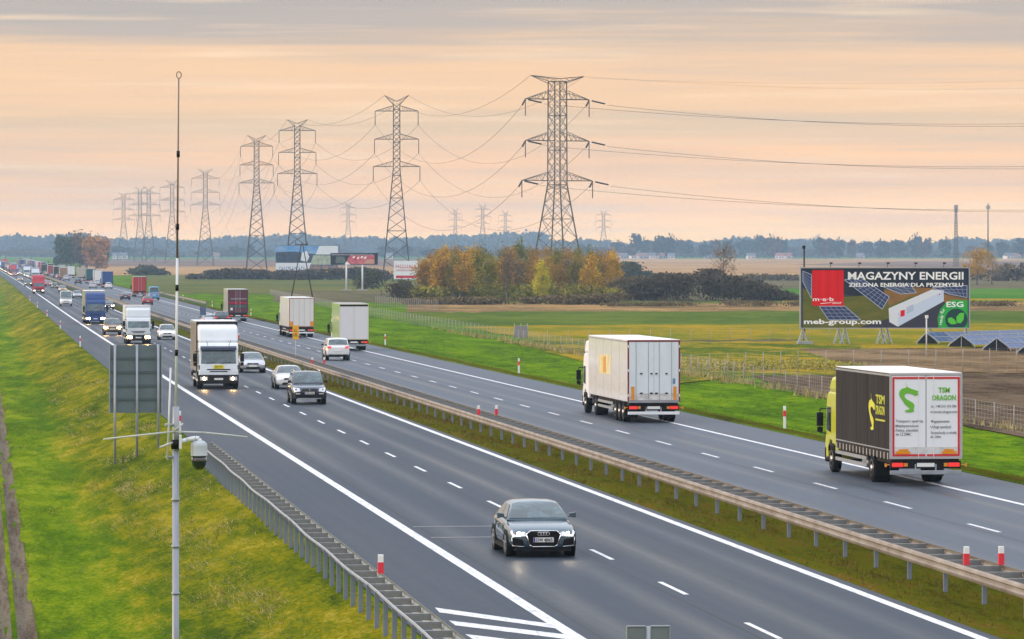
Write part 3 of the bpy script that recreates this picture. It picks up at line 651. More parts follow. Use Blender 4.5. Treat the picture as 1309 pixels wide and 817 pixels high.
SPEC = {  # length, width, height, belt, sill, windshield base, roof front, roof rear, rear base, hood height (fractions of length / metres)
    'sedan': (4.3, 1.80, 1.36, .92, .20, .27, .43, .72, .90, .86, .32), 'hatch': (4.1, 1.76, 1.47, .93, .20, .24, .40, .84, .97, .86, .31),
    'estate': (4.6, 1.80, 1.47, .93, .20, .26, .42, .88, .98, .88, .32), 'suv': (4.55, 1.86, 1.70, 1.08, .30, .25, .39, .87, .97, 1.03, .36),
    'mpv': (4.3, 1.78, 1.62, 1.0, .22, .20, .37, .88, .98, .92, .32), 'van': (5.2, 1.98, 2.45, 1.25, .28, .13, .27, .975, .995, 1.08, .35)}
def car(kind, pnt, label, cat, x, y_near, out=False, near=1, lights='on', group='vehicles on the motorway', name=None, plate=None, grille='slot', lowblack=False):
    L, W, H, BZ, SZ, f1, f2, f3, f4, HZ, wr_ = SPEC[kind]; hw = W / 2
    rt = empty(name or {'suv': 'off_road_car', 'van': 'delivery_van'}.get(kind, 'passenger_car'), (x + bend(y_near), y_near + L / 2, P(y_near + L / 2)), math.pi if out else 0, label, cat, group)
    y0 = -L / 2; Y = lambda f: y0 + f * L
    # lower body
    sts = [(0.0, .74, SZ + .10, HZ - .36, HZ - .28), (.012, .84, SZ + .02, HZ - .24, HZ - .17), (.04, .93, SZ, HZ - .16, HZ - .10), (.12, .985, SZ, HZ - .07, HZ - .01), (f1, 1.0, SZ, BZ - .05, HZ + .05),
           (f2, 1.0, SZ, BZ - .02, BZ + .04), (.62, 1.0, SZ, BZ, BZ + .04), (.80, .99, SZ, BZ, BZ + .04)]
    if f4 < .93: sts += [(f4, .97, SZ + .02, BZ - .02, BZ + .03), (.965, .93, SZ + .04, BZ - .05, BZ + .01), (.99, .88, SZ + .08, BZ - .12, BZ - .06), (1.0, .80, SZ + .16, BZ - .28, BZ - .2)]
    else: sts += [(.93, .97, SZ + .02, BZ, BZ + .04), (.985, .93, SZ + .06, BZ - .02, BZ + .03), (1.0, .84, SZ + .14, BZ - .12, BZ - .08)]
    rings = []
    for f, w_, zb, zs, zt in sts:
        a = w_ * hw; half = [(a * .80, zb), (a * .96, zb + .07), (a * 1.0, zb + .24), (a * .99, lerp(zb, zs, .72)), (a * .955, zs), (a * .84, lerp(zs, zt, .75)), (a * .42, zt)]
        rings.append([(p[0], Y(f), p[1]) for p in half] + [(-p[0], Y(f), p[1]) for p in reversed(half)])
    body = MB().loft(rings).build('body', pnt, rt, sub=1 if near >= 1 else 0)
    # cabin
    wb, wt = hw * .90, hw * (.66 if kind in ('sedan', 'hatch', 'estate') else .78 if kind != 'van' else .86)
    cst = [(f1, BZ - .02, BZ - .005), (lerp(f1, f2, .5), BZ, lerp(BZ, H, .56)), (f2, BZ, H - .035), (lerp(f2, f3, .35), BZ, H), (lerp(f2, f3, .8), BZ, H - .01), (f3, BZ, H - .05), (f4, BZ - .02, BZ + .0 if f4 < .93 else BZ + .02)]
    def cring(f, zb, zt):
        k = (zt - BZ) / (H - BZ); wtt = lerp(wb, wt, max(0, k)); h_ = [(wb, zb), (wtt, zt - .03 * max(k, 0)), (wtt * .72, zt + .012 * k), (0, zt + .03 * k)]
        return [(p[0], Y(f), p[1]) for p in h_] + [(-p[0], Y(f), p[1]) for p in reversed(h_[:-1])]
    cr_ = [cring(*c) for c in cst]
    MB().loft(cr_).build('cabin', pnt, rt)
    g = MB()
    def pane(ra, rb, t0, t1, offy, offz, sx):
        rows = []
        for t in (t0, t1):
            r = [lp(p, q, t) for p, q in zip(ra, rb)][1:-1]
            rows.append([(p[0] * sx, p[1] + offy, p[2] + offz) for p in r])
        n = len(rows[0]); m_ = MB(); m_.add(rows[0] + rows[1], [(k, k + 1, n + k + 1, n + k) for k in range(n - 1)], True); return m_
    ws = MB(); a = pane(cr_[0], cr_[1], .10, 1.0, -.012, .014, .95); b = pane(cr_[1], cr_[2], 0, .90, -.012, .014, .95)
    ws.add(a.v, a.f, True); ws.add(b.v, b.f, True); ws.build('windscreen', M['glass'], rt)
    if kind != 'van' or out:
        a = pane(cr_[5], cr_[6], .10, .82, .014, .012, .92); a.build('rear_window', M['glass'], rt)
    def sx_at(z): return lerp(wb, wt, (z - BZ) / (H - BZ)) + .008
    zlo, zhi = BZ + .05, H - .09
    def sidewin(ys, s):
        """four corner outline in the cabin's side plane"""
        return [(s * sx_at(z), y, z) for y, z in ys]
    yA, yB, yC, yD = Y(f1) + (zlo - BZ) / (H - BZ) * (f2 - f1) * L + .12, Y(f2) + .06, Y(f3) - .04, Y(lerp(f3, f4, .75))
    mid = lerp(yB, yC, .46) if kind != 'van' else yB + .75
    for s in (-1, 1):
        MB().add(sidewin([(yA, zlo), (mid - .03, zlo), (mid - .03, zhi), (yB, zhi)], s), [(0, 1, 2, 3)]).build('side_window', M['glass'], rt)
        if kind != 'van': MB().add(sidewin([(mid + .03, zlo), (yD if f4 > .93 else lerp(yC, yD, .6), zlo), (yC, zhi), (mid + .03, zhi)], s), [(0, 1, 2, 3)]).build('side_window', M['glass'], rt)
        # mirrors
        mb = MB().loft([[(s * (hw - .05), yA + .02, BZ + .05), (s * (hw - .05), yA + .10, BZ + .05), (s * (hw - .05), yA + .10, BZ + .14), (s * (hw - .05), yA + .02, BZ + .14)],
                        [(s * (hw + .13), yA + .03, BZ + .02), (s * (hw + .13), yA + .12, BZ + .02), (s * (hw + .13), yA + .12, BZ + .17), (s * (hw + .13), yA + .03, BZ + .17)]], False)
        mb.bar((s * (wb - .02), yA + .08, BZ + .04), (s * (hw + .04), yA + .07, BZ + .07), .02)
        mb.build('wing_mirror', M['dark'] if near < 2 or kind == 'suv' else pnt, rt, bevel=.012 if near > 1 else 0)
        for f in (.19, .81 if kind != 'van' else .79):
            wheel(rt, s * (hw - .115), Y(f), wr_, .22, near > 1, s)
            ar = MB(); n = 12; r0, r1 = wr_ * 1.0, wr_ * 1.16; zc = wr_
            vs = []
            for q in range(n + 1):
                an = math.pi * (q / n) ; vs += [(s * (hw + .006), Y(f) + math.cos(an) * r0, zc + math.sin(an) * r0), (s * (hw + .006), Y(f) + math.cos(an) * r1, zc + math.sin(an) * r1),
                                                 (s * (hw - .10), Y(f) + math.cos(an) * r1, zc + math.sin(an) * r1)]
            for q in range(n): i = 3 * q; ar.f += [(i, i + 1, i + 4, i + 3), (i + 1, i + 2, i + 5, i + 4)]; ar.sm += [False, False]
            ar.v = vs
            # dark inner wheel house
            ar.lathe([(r1 * .99, s * (hw - .26)), (r1 * .99, s * (hw - .004))], (0, Y(f), zc), 16, 'x')
            ar.build('wheel_arch', M['black'], rt)
        if near > 1:   # door gaps and handles, sill
            d = MB(); xg = s * (hw * .995 + .002)
            for yy_ in (yA + .02, mid, lerp(mid, yC, .95)): d.bar((s * (hw * .985), yy_, SZ + .22), (s * (hw * .985 - .0), yy_, BZ - .1), .010)
            d.build('door_seam', M['black'], rt)
            h = MB()
            for yy_ in (mid - .22, lerp(mid, yC, .8)): h.box(s * (hw * .985), s * (hw * .985 + .03), yy_ - .09, yy_ + .09, BZ - .16, BZ - .13)
            h.build('door_handle', M['chrome'] if kind == 'suv' else pnt, rt)
            MB().box(s * (hw * .9), s * (hw * .99), Y(.26), Y(.74), SZ - .02, SZ + .08).build('sill', M['dark'], rt)
    # front
    yf = y0; lm = {'on': M['lampw'], 'off': M['lampo'], 'warm': M['lampwarm']}[lights if not out else 'off']
    hz_ = HZ - .25
    for s in (-1, 1):
        lw = [(.50, -.005, -.055), (.86, .055, -.075), (.93, .20, .03), (.90, .24, .085), (.52, .035, .05)] if kind != 'suv' else [(.52, -.01, -.09), (.84, .05, -.13), (.93, .17, .0), (.93, .22, .11), (.56, .03, .07)]
        pts = [(s * hw * a, yf + b - .015, hz_ + c) for a, b, c in lw]; back = [(p[0] * .97, p[1] + .14, p[2]) for p in pts]
        n = len(pts)
        hl = MB().add(pts + back, [tuple(range(n)), tuple(range(2 * n - 1, n - 1, -1))] + [(k, n + k, n + (k + 1) % n, (k + 1) % n) for k in range(n)])
        if near > 1:
            o = hl.build('headlight', M['lampo'], rt)
            if lights != 'off' and not out: MB().lathe([(.0, -.012), (.045, -.008), (.05, .03)], (s * hw * .70, yf + .02, hz_ + .0), 12, 'y').build('lamp_bulb', lm, o)
        else:
            o = hl.build('headlight', (lm if near >= 1 else M['lampf'] if lights != 'off' and not out else M['lampo']), rt)
    fr = MB()
    if grille == 'hex':
        poly = [(-.34, .69), (.34, .69), (.44, .60), (.36, .33), (.29, .285), (-.29, .285), (-.36, .33), (-.44, .60)]
        MB().prism([(a, b) for a, b in poly], yf - .022, yf + .1, 'xz').build('grille', M['black'], rt)
        fm_ = MB(); pp = [(a, yf - .026, b) for a, b in poly]
        for p, q in zip(pp, pp[1:] + pp[:1]): fm_.bar(p, q, .017, 6)
        fm_.build('grille_frame', M['chrome'], rt)
        sl = MB()
        for k in range(7): z = .33 + k * .05; e = .36 + .03 * min(k, 5) / 5; sl.box(-e, e, yf - .03, yf - .022, z, z + .012)
        sl.build('grille_slats', M['dark'], rt)
        rn = MB()
        for k in range(4):
            cx_ = -.105 + .07 * k; c = [(cx_ + .045 * math.cos(t), yf - .04, .615 + .045 * math.sin(t)) for t in [i * math.pi / 8 for i in range(17)]]; rn.path(c, .0085, 5)
        rn.build('badge', M['chrome'], rt)
        for s in (-1, 1):
            MB().prism([(s * .50, .30), (s * .78, .34), (s * .80, .52), (s * .53, .46)], yf + .0, yf + .16, 'xz').build('air_intake', M['black'], rt)
            MB().bar((s * .79, yf + .045, .33), (s * .81, yf + .06, .52), .018, 6).bar((s * .50, yf - .0, .285), (s * .80, yf + .05, .31), .014, 6).build('intake_trim', M['chrome'], rt)
        MB().box(-.72, .72, yf - .0, yf + .2, .17, .25).build('front_lip', M['black'], rt)
    else:
        MB().prism([(-.40 * hw, HZ - .20), (.40 * hw, HZ - .20), (.44 * hw, HZ - .30), (-.44 * hw, HZ - .30)], yf - .018, yf + .1, 'xz').build('grille', M['black'], rt)
        if near >= 1: MB().prism([(-.55 * hw, SZ + .07), (.55 * hw, SZ + .07), (.50 * hw, SZ + .20), (-.50 * hw, SZ + .20)], yf - .012, yf + .1, 'xz').build('lower_intake', M['black'], rt)
        if near >= 1 and not out:
            MB().box(-.35 * hw, .35 * hw, yf - .026, yf - .018, HZ - .262, HZ - .25).lathe([(.04, -.03), (.04, -.02)], (0, yf - .0, HZ - .25), 10, 'y').build('badge', M['chrome'], rt)
    if lowblack:
        MB().loft([[(-hw * .80, yf - .03, SZ), (hw * .80, yf - .03, SZ), (hw * .82, yf - .04, SZ + .33), (-hw * .82, yf - .04, SZ + .33)],
                   [(-hw * .98, yf + .22, SZ), (hw * .98, yf + .22, SZ), (hw * .99, yf + .22, SZ + .30), (-hw * .99, yf + .22, SZ + .30)]], False).build('bumper', M['dark'], rt, bevel=.03)
        for s in (-1, 1):
            MB().box(s * hw * .54, s * hw * .80, yf - .05, yf - .03, SZ + .24, SZ + .29).build('fog_light', M['lampo'], rt)
        MB().box(-.42 * hw * 1.6, .42 * hw * 1.6, yf - .05, yf, SZ - .01, SZ + .04).build('skid_plate', M['steel'], rt)
        for s in (-1, 1): MB().path([(s * wt * .92, Y(f2) + .1, H + .0), (s * wt * .94, Y(f2) + .25, H + .055), (s * wt * .94, Y(f3) - .2, H + .055), (s * wt * .92, Y(f3) - .05, H)], .02, 6).build('roof_rail', M['chrome'], rt)
    pz = HZ - .40 if grille != 'hex' else .46
    if lowblack: pz = SZ + .30
    pl = MB().box(-.26, .26, yf - .052, yf - .036, pz - .06, pz + .06).build('licence_plate', M['plate'], rt)
    if plate and not out:
        MB().box(-.255, -.215, yf - .056, yf - .052, pz - .055, pz + .055).build('plate_band', M['blue'], pl)
        text(plate, .12, M['black'], (.02, yf - .055, pz - .042), (R(90), 0, 0), pl, 'lettering', width=.42, off=.002)
    if not out and lights != 'off' and near >= 1: beams(rt, [(s * hw * .70, yf - .06, hz_) for s in (-1, 1)], warm=lights == 'warm')
    if near > 1 and not out:   # wipers, bonnet creases
        wp = MB(); wp.bar((-.55, Y(f1) + .03, BZ + .03), (.02, Y(f1) + .10, BZ + .075), .009); wp.bar((.05, Y(f1) + .03, BZ + .03), (.58, Y(f1) + .08, BZ + .065), .009); wp.build('wiper', M['black'], rt)
        MB().box(-.09, .09, Y(lerp(f1, f2, .82)), Y(lerp(f1, f2, .9)), lerp(BZ, H, .78), lerp(BZ, H, .86)).build('rear_view_mirror', M['black'], rt)
    # rear
    yr = -y0
    for s in (-1, 1):
        zt = BZ - .10 if kind in ('sedan',) else BZ - .02
        MB().loft([[(s * hw * .56, yr - .04, zt - .13), (s * hw * .90, yr - .22, zt - .13), (s * hw * .90, yr - .22, zt + .03), (s * hw * .58, yr - .04, zt + .02)],
                   [(s * hw * .56, yr + .012, zt - .12), (s * hw * .88, yr - .02, zt - .12), (s * hw * .88, yr - .04, zt + .02), (s * hw * .58, yr + .0, zt + .01)]], False).build('tail_light', M['taillit'] if out else M['tail'], rt)
    MB().box(-.26, .26, yr - .02, yr + .02, BZ - .38, BZ - .27).build('licence_plate', M['plate'], rt)
    MB().box(-hw * .80, hw * .80, yr - .15, yr + .015, SZ - .02, SZ + .16).build('bumper', M['dark'], rt)
    return rt
# ------------------------------------------------------------------ lorries
def lorry(label, cat, x, y_near, out=False, cabc=None, boxc=None, rearc=None, roofc=None, semi=False, L=8.5, top=3.7, floor=1.05, cabl=1.75, cabh=2.75, near=1, lights='on', W=2.5,
          fairing=0.0, rearframe=None, name=None, group='vehicles on the motorway', axles=None, strap=False, plate_y=None, frontc=None, visor=True, bumper=None):
    hw = W / 2; name = name or ('articulated_lorry' if semi else 'box_lorry')
    rt = empty(name, (x + bend(y_near), y_near + L / 2, P(y_near + L / 2)), math.pi if out else 0, label, cat, group)
    y0 = -L / 2; yr = L / 2; bev = .05 if near >= 1 else 0; cabc = cabc or M['white']; boxc = boxc or M['white']; bumper = bumper or M['chassis']
    # cab
    ch = cabh; slope = .22
    prof = [(y0 + .06, .42), (y0, .62), (y0, 1.05), (y0 + .05, 1.45), (y0 + slope + .08, ch - .32), (y0 + slope + .30, ch - .05), (y0 + slope + .5, ch), (y0 + cabl, ch), (y0 + cabl, .75), (y0 + 1.45, .75), (y0 + 1.3, 1.1), (y0 + .8, 1.15), (y0 + .45, .8), (y0 + .42, .42)]
    MB().prism(prof, -hw * .94, hw * .94).build('cab', cabc, rt, bevel=.07 if near >= 1 else 0)
    wz0, wz1 = 1.52, min(2.36, ch - .36)
    def yw(z): return lerp(y0 + .05, y0 + slope + .08, (z - 1.45) / (ch - .32 - 1.45))
    MB().add([(-hw * .84, yw(wz0) - .02, wz0), (hw * .84, yw(wz0) - .02, wz0), (hw * .80, yw(wz1) - .02, wz1), (-hw * .80, yw(wz1) - .02, wz1),
              (-hw * .84, yw(wz0) + .03, wz0), (hw * .84, yw(wz0) + .03, wz0), (hw * .80, yw(wz1) + .03, wz1), (-hw * .80, yw(wz1) + .03, wz1)],
             [(0, 1, 2, 3), (0, 4, 5, 1), (1, 5, 6, 2), (2, 6, 7, 3), (3, 7, 4, 0)]).build('windscreen', M['glass'], rt)
    if visor: MB().loft([[(-hw * .86, yw(wz1) - .03, wz1 + .02), (hw * .86, yw(wz1) - .03, wz1 + .02), (hw * .86, yw(wz1) + .04, wz1 + .20), (-hw * .86, yw(wz1) + .04, wz1 + .20)],
                         [(-hw * .84, yw(wz1) - .22, wz1 - .04), (hw * .84, yw(wz1) - .22, wz1 - .04), (hw * .84, yw(wz1) - .20, wz1 + .12), (-hw * .84, yw(wz1) - .20, wz1 + .12)]], False).build('sun_visor', mat('visor_tint', (.03, .045, .09), .3), rt)
    for s in (-1, 1):
        MB().add([(s * hw * .948, y0 + .32, 1.5), (s * hw * .948, y0 + 1.15, 1.42), (s * hw * .948, y0 + 1.15, wz1 - .02), (s * hw * .948, y0 + .42, wz1 - .02)], [(0, 1, 2, 3)]).build('side_window', M['glass'], rt)
        mr = MB().box(s * (hw + .04), s * (hw + .27), y0 + .12, y0 + .26, 1.62, 2.12).box(s * (hw + .05), s * (hw + .25), y0 + .12, y0 + .24, 1.40, 1.59)
        mr.path([(s * hw * .9, y0 + .3, 2.25), (s * (hw + .15), y0 + .2, 2.25), (s * (hw + .15), y0 + .2, 1.38), (s * hw * .9, y0 + .3, 1.35)], .022)
        mr.build('wing_mirror', M['black'], rt, bevel=.02 if near >= 1 else 0)
        MB().box(s * hw * .52, s * hw * .88, y0 - .035, y0 + .04, .52, .74).build('headlight', M['lampo'] if (lights == 'off' or out or near >= 2) else M['lampwarm'] if near == 1 else M['lampf'], rt)
        if near >= 2 and not out:
            MB().lathe([(.0, -.03), (.075, -.02), (.085, .03)], (s * hw * .68, y0 - .03, .63), 14, 'y').build('lamp_bulb', M['lampwarm'], rt)
        MB().box(s * hw * .90, s * hw * .952, y0 + .03, y0 + .10, 1.15, 1.42).build('corner_vent', M['black'], rt)
        MB().box(s * hw * .80, s * hw * .96, y0 + .42, y0 + .9, .42, .52).build('step', M['dark'], rt)
    MB().box(-hw * .95, hw * .95, y0 - .03, y0 + .25, .32, .86).build('front_bumper', bumper, rt, bevel=.05 if near >= 1 else 0)
    if not out and lights != 'off' and near >= 1: beams(rt, [(s * hw * .68, y0 - .08, .63) for s in (-1, 1)], warm=True)
    g = MB()
    for z, e in ((1.02, .42), (1.14, .55)): g.box(-hw * e, hw * e, y0 - .012, y0 + .03, z, z + .06)
    g.build('grille', M['black'], rt)
    MB().box(-.26, .26, y0 - .05, y0 - .03, .55, .66).build('licence_plate', M['plate'], rt)
    if near >= 1 and not out:
        wp = MB()
        for a in (-.75, .15): wp.bar((a, yw(wz0) - .04, wz0 + .01), (a + .55, yw(wz0) - .05, wz0 + .07), .012)
        wp.build('wiper', M['black'], rt)
    if fairing:
        fz = fairing; fr = [(y0 + slope + .42, ch - .02), (y0 + slope + .75, fz - .25), (y0 + slope + 1.05, fz - .06), (y0 + cabl, fz), (y0 + cabl, ch - .02)]
        MB().prism(fr, -hw * .95, hw * .95).build('roof_fairing', cabc, rt, bevel=.14 if near >= 1 else 0)
        if near >= 2: MB().box(-.42, .42, y0 + slope + .52, y0 + slope + .60, ch + .16, ch + .22).bar((-.62, y0 + .3, ch - .2), (-.72, y0 + .2, ch + .1), .018).bar((.62, y0 + .3, ch - .2), (.72, y0 + .2, ch + .1), .018).build('fairing_trim', M['black'], rt)
    # cargo body
    by0 = y0 + cabl + (.55 if semi else .12); fl = floor
    bx = MB().box(-hw, hw, by0, yr - .04, fl, top).build('cargo_body', boxc, rt, bevel=.025 if near >= 1 else 0)
    MB().box(-hw + .01, hw - .01, by0 + .01, yr - .05, top + .002, top + .03).build('roof', roofc or M['white'], rt)
    if frontc: MB().box(-hw + .02, hw - .02, by0 - .02, by0 - .002, fl, top).build('front_wall', frontc, rt)
    rr = rearc or M['white']
    for s in (-1, 1):
        d = MB().box(s * .012, s * (hw - .07), yr - .038, yr - .008, fl + .07, top - .08).build('rear_door', rr, rt, bevel=.01 if near >= 1 else 0)
        if near >= 1:
            for a in ((.16, .52) if semi else (.16,)):
                MB().bar((s * a * hw * 1.3, yr + .0, fl + .04), (s * a * hw * 1.3, yr + .0, top - .06), .014).build('lock_rod', M['steel'] if semi else M['white'], d)
    if near >= 2:      # road film on the lower part of the doors, rain gutter and side seams
        MB().box(-hw + .09, hw - .09, yr - .009, yr - .0065, fl + .075, fl + .40).build('road_grime', mat('road_grime', (.46, .43, .39), .8, var2=(.70, .69, .67), vscale=(2.2, 1, 3.5), lo=.3, hi=.6), rt)
        for s in (-1, 1):
            MB().box(s * hw, s * (hw + .012), by0, yr - .04, top - .10, top - .03).build('roof_rail', M['steel'], rt)
            sm_ = MB()
            for q_ in range(1, 5): yq = lerp(by0, yr, q_ / 5); sm_.box(s * hw, s * (hw + .006), yq - .012, yq + .012, fl + .02, top - .1)
            sm_.build('side_seam', M['dark'] if strap else M['steel'], rt)
    rf = MB(); e = .07
    rf.box(-hw, -hw + e, yr - .045, yr + .004, fl, top).box(hw - e, hw, yr - .045, yr + .004, fl, top).box(-hw + e, hw - e, yr - .045, yr + .004, top - e, top).box(-hw + e, hw - e, yr - .045, yr + .004, fl, fl + e)
    rf.build('door_frame', rearframe or M['white'], rt)
    # chassis and running gear
    MB().box(-.42, .42, y0 + 1.2, yr - .15, .62, fl - .16).box(-hw * .92, hw * .92, by0 + .05, yr - .1, fl - .16, fl - .002).build('chassis', M['chassis'], rt)
    R_ = .49
    ax = axles or ([(1.35, 1), (5.0, 2), (L - 4.3, 1), (L - 3.0, 1), (L - 1.7, 1)] if semi else [(1.35, 1), (L - 2.7, 2)])
    for f, dbl in ax:
        for s in (-1, 1):
            wheel(rt, s * (hw - (.18 if dbl == 1 else .34)), y0 + f, R_, .30 if dbl == 1 else .6, near >= 1, s, True)
            if near >= 1: MB().prism([(y0 + f - .58, .75), (y0 + f - .5, .98), (y0 + f - .3, 1.04), (y0 + f + .3, 1.04), (y0 + f + .5, .98), (y0 + f + .58, .75), (y0 + f + .55, .75), (y0 + f + .45, .94), (y0 + f - .45, .94), (y0 + f - .55, .75)],
                                          s * (hw - .62), s * (hw - .02)).build('mudguard', M['dark'], rt)
    if near >= 1:
        a0, a1 = (ax[0][0] + .8, ax[1][0] - .8) if not semi else (ax[1][0] + 1.0, ax[2][0] - .8)
        for s in (-1, 1):
            MB().box(s * (hw - .07), s * (hw - .02), y0 + a0, y0 + a1, .48, .60).box(s * (hw - .07), s * (hw - .02), y0 + a0, y0 + a1, .72, .84).build('side_guard', M['steel'], rt)
            MB().box(s * (hw - .62), s * (hw - .12), y0 + a1 - 1.3, y0 + a1 - .3, .42, .92).build('fuel_tank' if s < 0 else 'tool_box', M['steel'], rt, bevel=.08)
            MB().box(s * (hw - .62), s * (hw - .06), y0 + ax[-1][0] + .62, y0 + ax[-1][0] + .64, .22, .95).build('mud_flap', M['black'], rt)
    # rear end
    MB().box(-hw * .98, hw * .98, yr - .12, yr - .02, .40, .54).build('underride_bar', M['white'] if semi else M['steel'], rt, bevel=.015 if near >= 1 else 0)
    lb = MB().box(-hw * .97, hw * .97, yr - .22, yr - .08, .60, .86).build('lamp_board', M['black'], rt)
    tl = M['taillit'] if out else M['tail']
    for s in (-1, 1):
        MB().box(s * hw * .62, s * hw * .93, yr - .08, yr - .04, .66, .80).build('tail_light', tl, rt)
        MB().box(s * hw * .50, s * hw * .60, yr - .08, yr - .045, .67, .79).build('turn_signal', M['amber'], rt)
        if near >= 1: MB().bar((s * hw * 1.0, yr - .1, .74), (s * (hw + .13), yr - .05, .72), .025).box(s * (hw + .10), s * (hw + .16), yr - .08, yr - .03, .66, .78).build('marker_lamp', M['amber'], rt)
        MB().bar((s * .35, yr - .1, .54), (s * .35, yr - .1, .75), .035).build('bar_bracket', M['steel'], rt)
    MB().box(-.3, .3, yr - .08, yr - .05, .66, .79).build('licence_plate', M['plate'], rt)
    if strap:
        for s in (-1, 1):
            n_ = 16; first = None
            MB().box(s * hw, s * (hw + .012), by0 + .05, yr - .06, fl + .28, fl + .32).build('curtain_rail', M['steel'], rt)
            for k in range(n_):
                yk = lerp(by0 + .25, yr - .3, k / (n_ - 1))
                if first is None: first = MB().box(s * hw, s * (hw + .02), -.035, .035, fl - .02, fl + .20).build('curtain_strap', mat('strap_grey', (.55, .52, .46), .6), rt); first.location = (0, yk, 0)
                else: link_copy(first, rt, (0, yk, 0))
    return rt
# ================================================================== traffic, oncoming side
def pk(px, py): p = pick(px, py); return p[0], p[1]
gun = mat('paint_graphite', (.065, .115, .15), .25, .35, coat=1, var=.1, vscale=(2, 2, 2)); ivory = paint('ivory_white', (.82, .82, .80)); silver = mat('paint_silver', (.48, .50, .53), .3, .6, coat=.8)
gold = mat('paint_bronze', (.34, .22, .13), .3, .5, coat=.8); slate = mat('paint_slate_blue', (.02, .035, .065), .25, .2, coat=1); blackp = paint('black', (.015, .016, .02)); bluep = paint('lorry_blue', (.006, .05, .21), .5, 0, .15)
redp = paint('lorry_red', (.50, .012, .035), .5, 0, .15); bluel = paint('light_blue', (.10, .35, .60)); beige = paint('beige', (.50, .45, .38)); crimson = paint('crimson', (.35, .02, .03)); pale = paint('pale_grey', (.55, .57, .58))
LANE_S, LANE_F, OUT_F, OUT_S = 14.0, 18.0, 26.4, 30.9
x, y = pk(689, 713); car('sedan', gun, 'dark graphite saloon with hexagonal chrome framed grille, alone in the near lane', 'car', 14.33, y, near=3, lights='on', grille='hex', plate='DW 4J065')
x, y = pk(396, 517); car('suv', slate, 'dark blue off road car with black lower bumper and roof rails in the fast lane', 'car', 17.35, y, near=2, lights='off', lowblack=True, plate='WPR 67901')
x, y = pk(370, 497.5); car('sedan', ivory, 'white saloon directly behind the dark blue off road car', 'car', 18.3, y, near=2, lights='off')
x, y = pk(327, 476.5); car('sedan', silver, 'silver saloon right beside the tall white curtain sided lorry', 'car', 18.45, y, near=2, lights='off')
curt = mat('curtain_grey_brown', (.23, .20, .18), .7, var=.2, vscale=(.5, 6, .5)); gp = mat('box_light_grey', (.62, .66, .68), .5, var=.08, vscale=(1, 1, 1))
x, y = pk(278, 497.5)
t = lorry('white cabbed lorry with tall roof fairing, yellow plate and grey brown curtain sides', 'lorry', 14.05, y, cabc=paint('cab_white', (.80, .84, .87)), boxc=curt, L=9.0, top=4.0, cabl=1.95, cabh=2.78, fairing=3.86, near=2, lights='warm', strap=True, frontc=M['chassis'])
ylw = mat('yellow_plate', (.80, .68, .02), .5)
pl = MB().box(-.30, .30, -4.5 - .035, -4.5 - .01, 1.22, 1.44).build('front_plate', ylw, t); strokes(0, -4.536, 1.27, .42, .12, 4, M['black'], pl, 5)
x, y = pk(211, 434.5); car('hatch', ivory, 'small white hatchback to the right of the pale box lorry', 'car', 17.9, y, near=1, lights='off')
x, y = pk(181, 440); lorry('pale grey box lorry with dark windscreen and warm headlights above the road sign panel', 'lorry', 14.35, y, cabc=gp, boxc=gp, L=8.5, top=3.5, cabh=2.45, cabl=1.6, fairing=3.35, near=1, lights='warm', W=2.35, visor=False, roofc=mat('roof_pinkish', (.5, .45, .44), .6))
x, y = pk(134, 428.5); car('suv', gold, 'bronze brown car with bright warm headlights in front of the blue lorry', 'car', 13.4, y, near=1, lights='warm')
x, y = pk(120, 414); lorry('deep blue articulated lorry with beige trailer side and roof fairing', 'lorry', 13.7, y, cabc=bluep, boxc=beige, semi=True, L=16, top=3.95, cabl=2.2, cabh=2.95, fairing=3.8, near=1, lights='on', bumper=bluep, visor=False)
def far_y(px, x0): return lane_y(px, x0)
FT = 'small distant vehicles in the queue'
car('sedan', blackp, 'dark car with one bright headlight just right of the deep blue lorry', 'car', 19.2, far_y(137, 19.0), near=1, lights='on')
car('van', ivory, 'white delivery van with a large windscreen behind the deep blue lorry', 'van', 13.7, far_y(84.5, 13.7), near=1, lights='off')
car('hatch', silver, 'silver car half hidden between the white van and the blue lorry', 'car', 18.3, far_y(99, 18.3), near=1, lights='off')
car('estate', gold, 'brown estate car with headlights on behind the white delivery van', 'car', 18.0, far_y(80, 18.0), near=0, lights='on')
car('hatch', blackp, 'black hatchback behind the brown estate in the fast lane', 'car', 18.0, far_y(70, 18.0), near=0, lights='on')
car('sedan', ivory, 'white car with bright headlights right of the pinkish red lorry', 'car', 18.0, far_y(63, 18.0), near=0, lights='on')
lorry('pinkish red lorry with lit headlights in the far slow lane', 'lorry', 12.3, far_y(49.5, 12.3), cabc=redp, boxc=redp, L=12, top=3.9, cabh=2.6, fairing=3.8, near=0, lights='on', bumper=M['chassis'], visor=False)
car('suv', blackp, 'black car with bright headlights left of the pinkish red lorry', 'car', 12.4, far_y(36, 12.4), near=0, lights='on')
car('sedan', gold, 'brown car with warm headlights two places left of the pinkish red lorry', 'car', 12.6, far_y(26, 12.6), near=0, lights='warm')
lorry('light blue lorry with dark sides far up the slow lane', 'lorry', 14.6, far_y(19.5, 14.6), cabc=bluel, boxc=blackp, L=14, top=4, cabh=2.8, fairing=3.8, near=0, lights='on', visor=False)
lorry('cream lorry far up the road at the left picture edge', 'lorry', 13.6, far_y(5, 13.6), cabc=beige, boxc=beige, L=14, top=4, cabh=2.8, fairing=3.8, near=0, lights='on', visor=False)
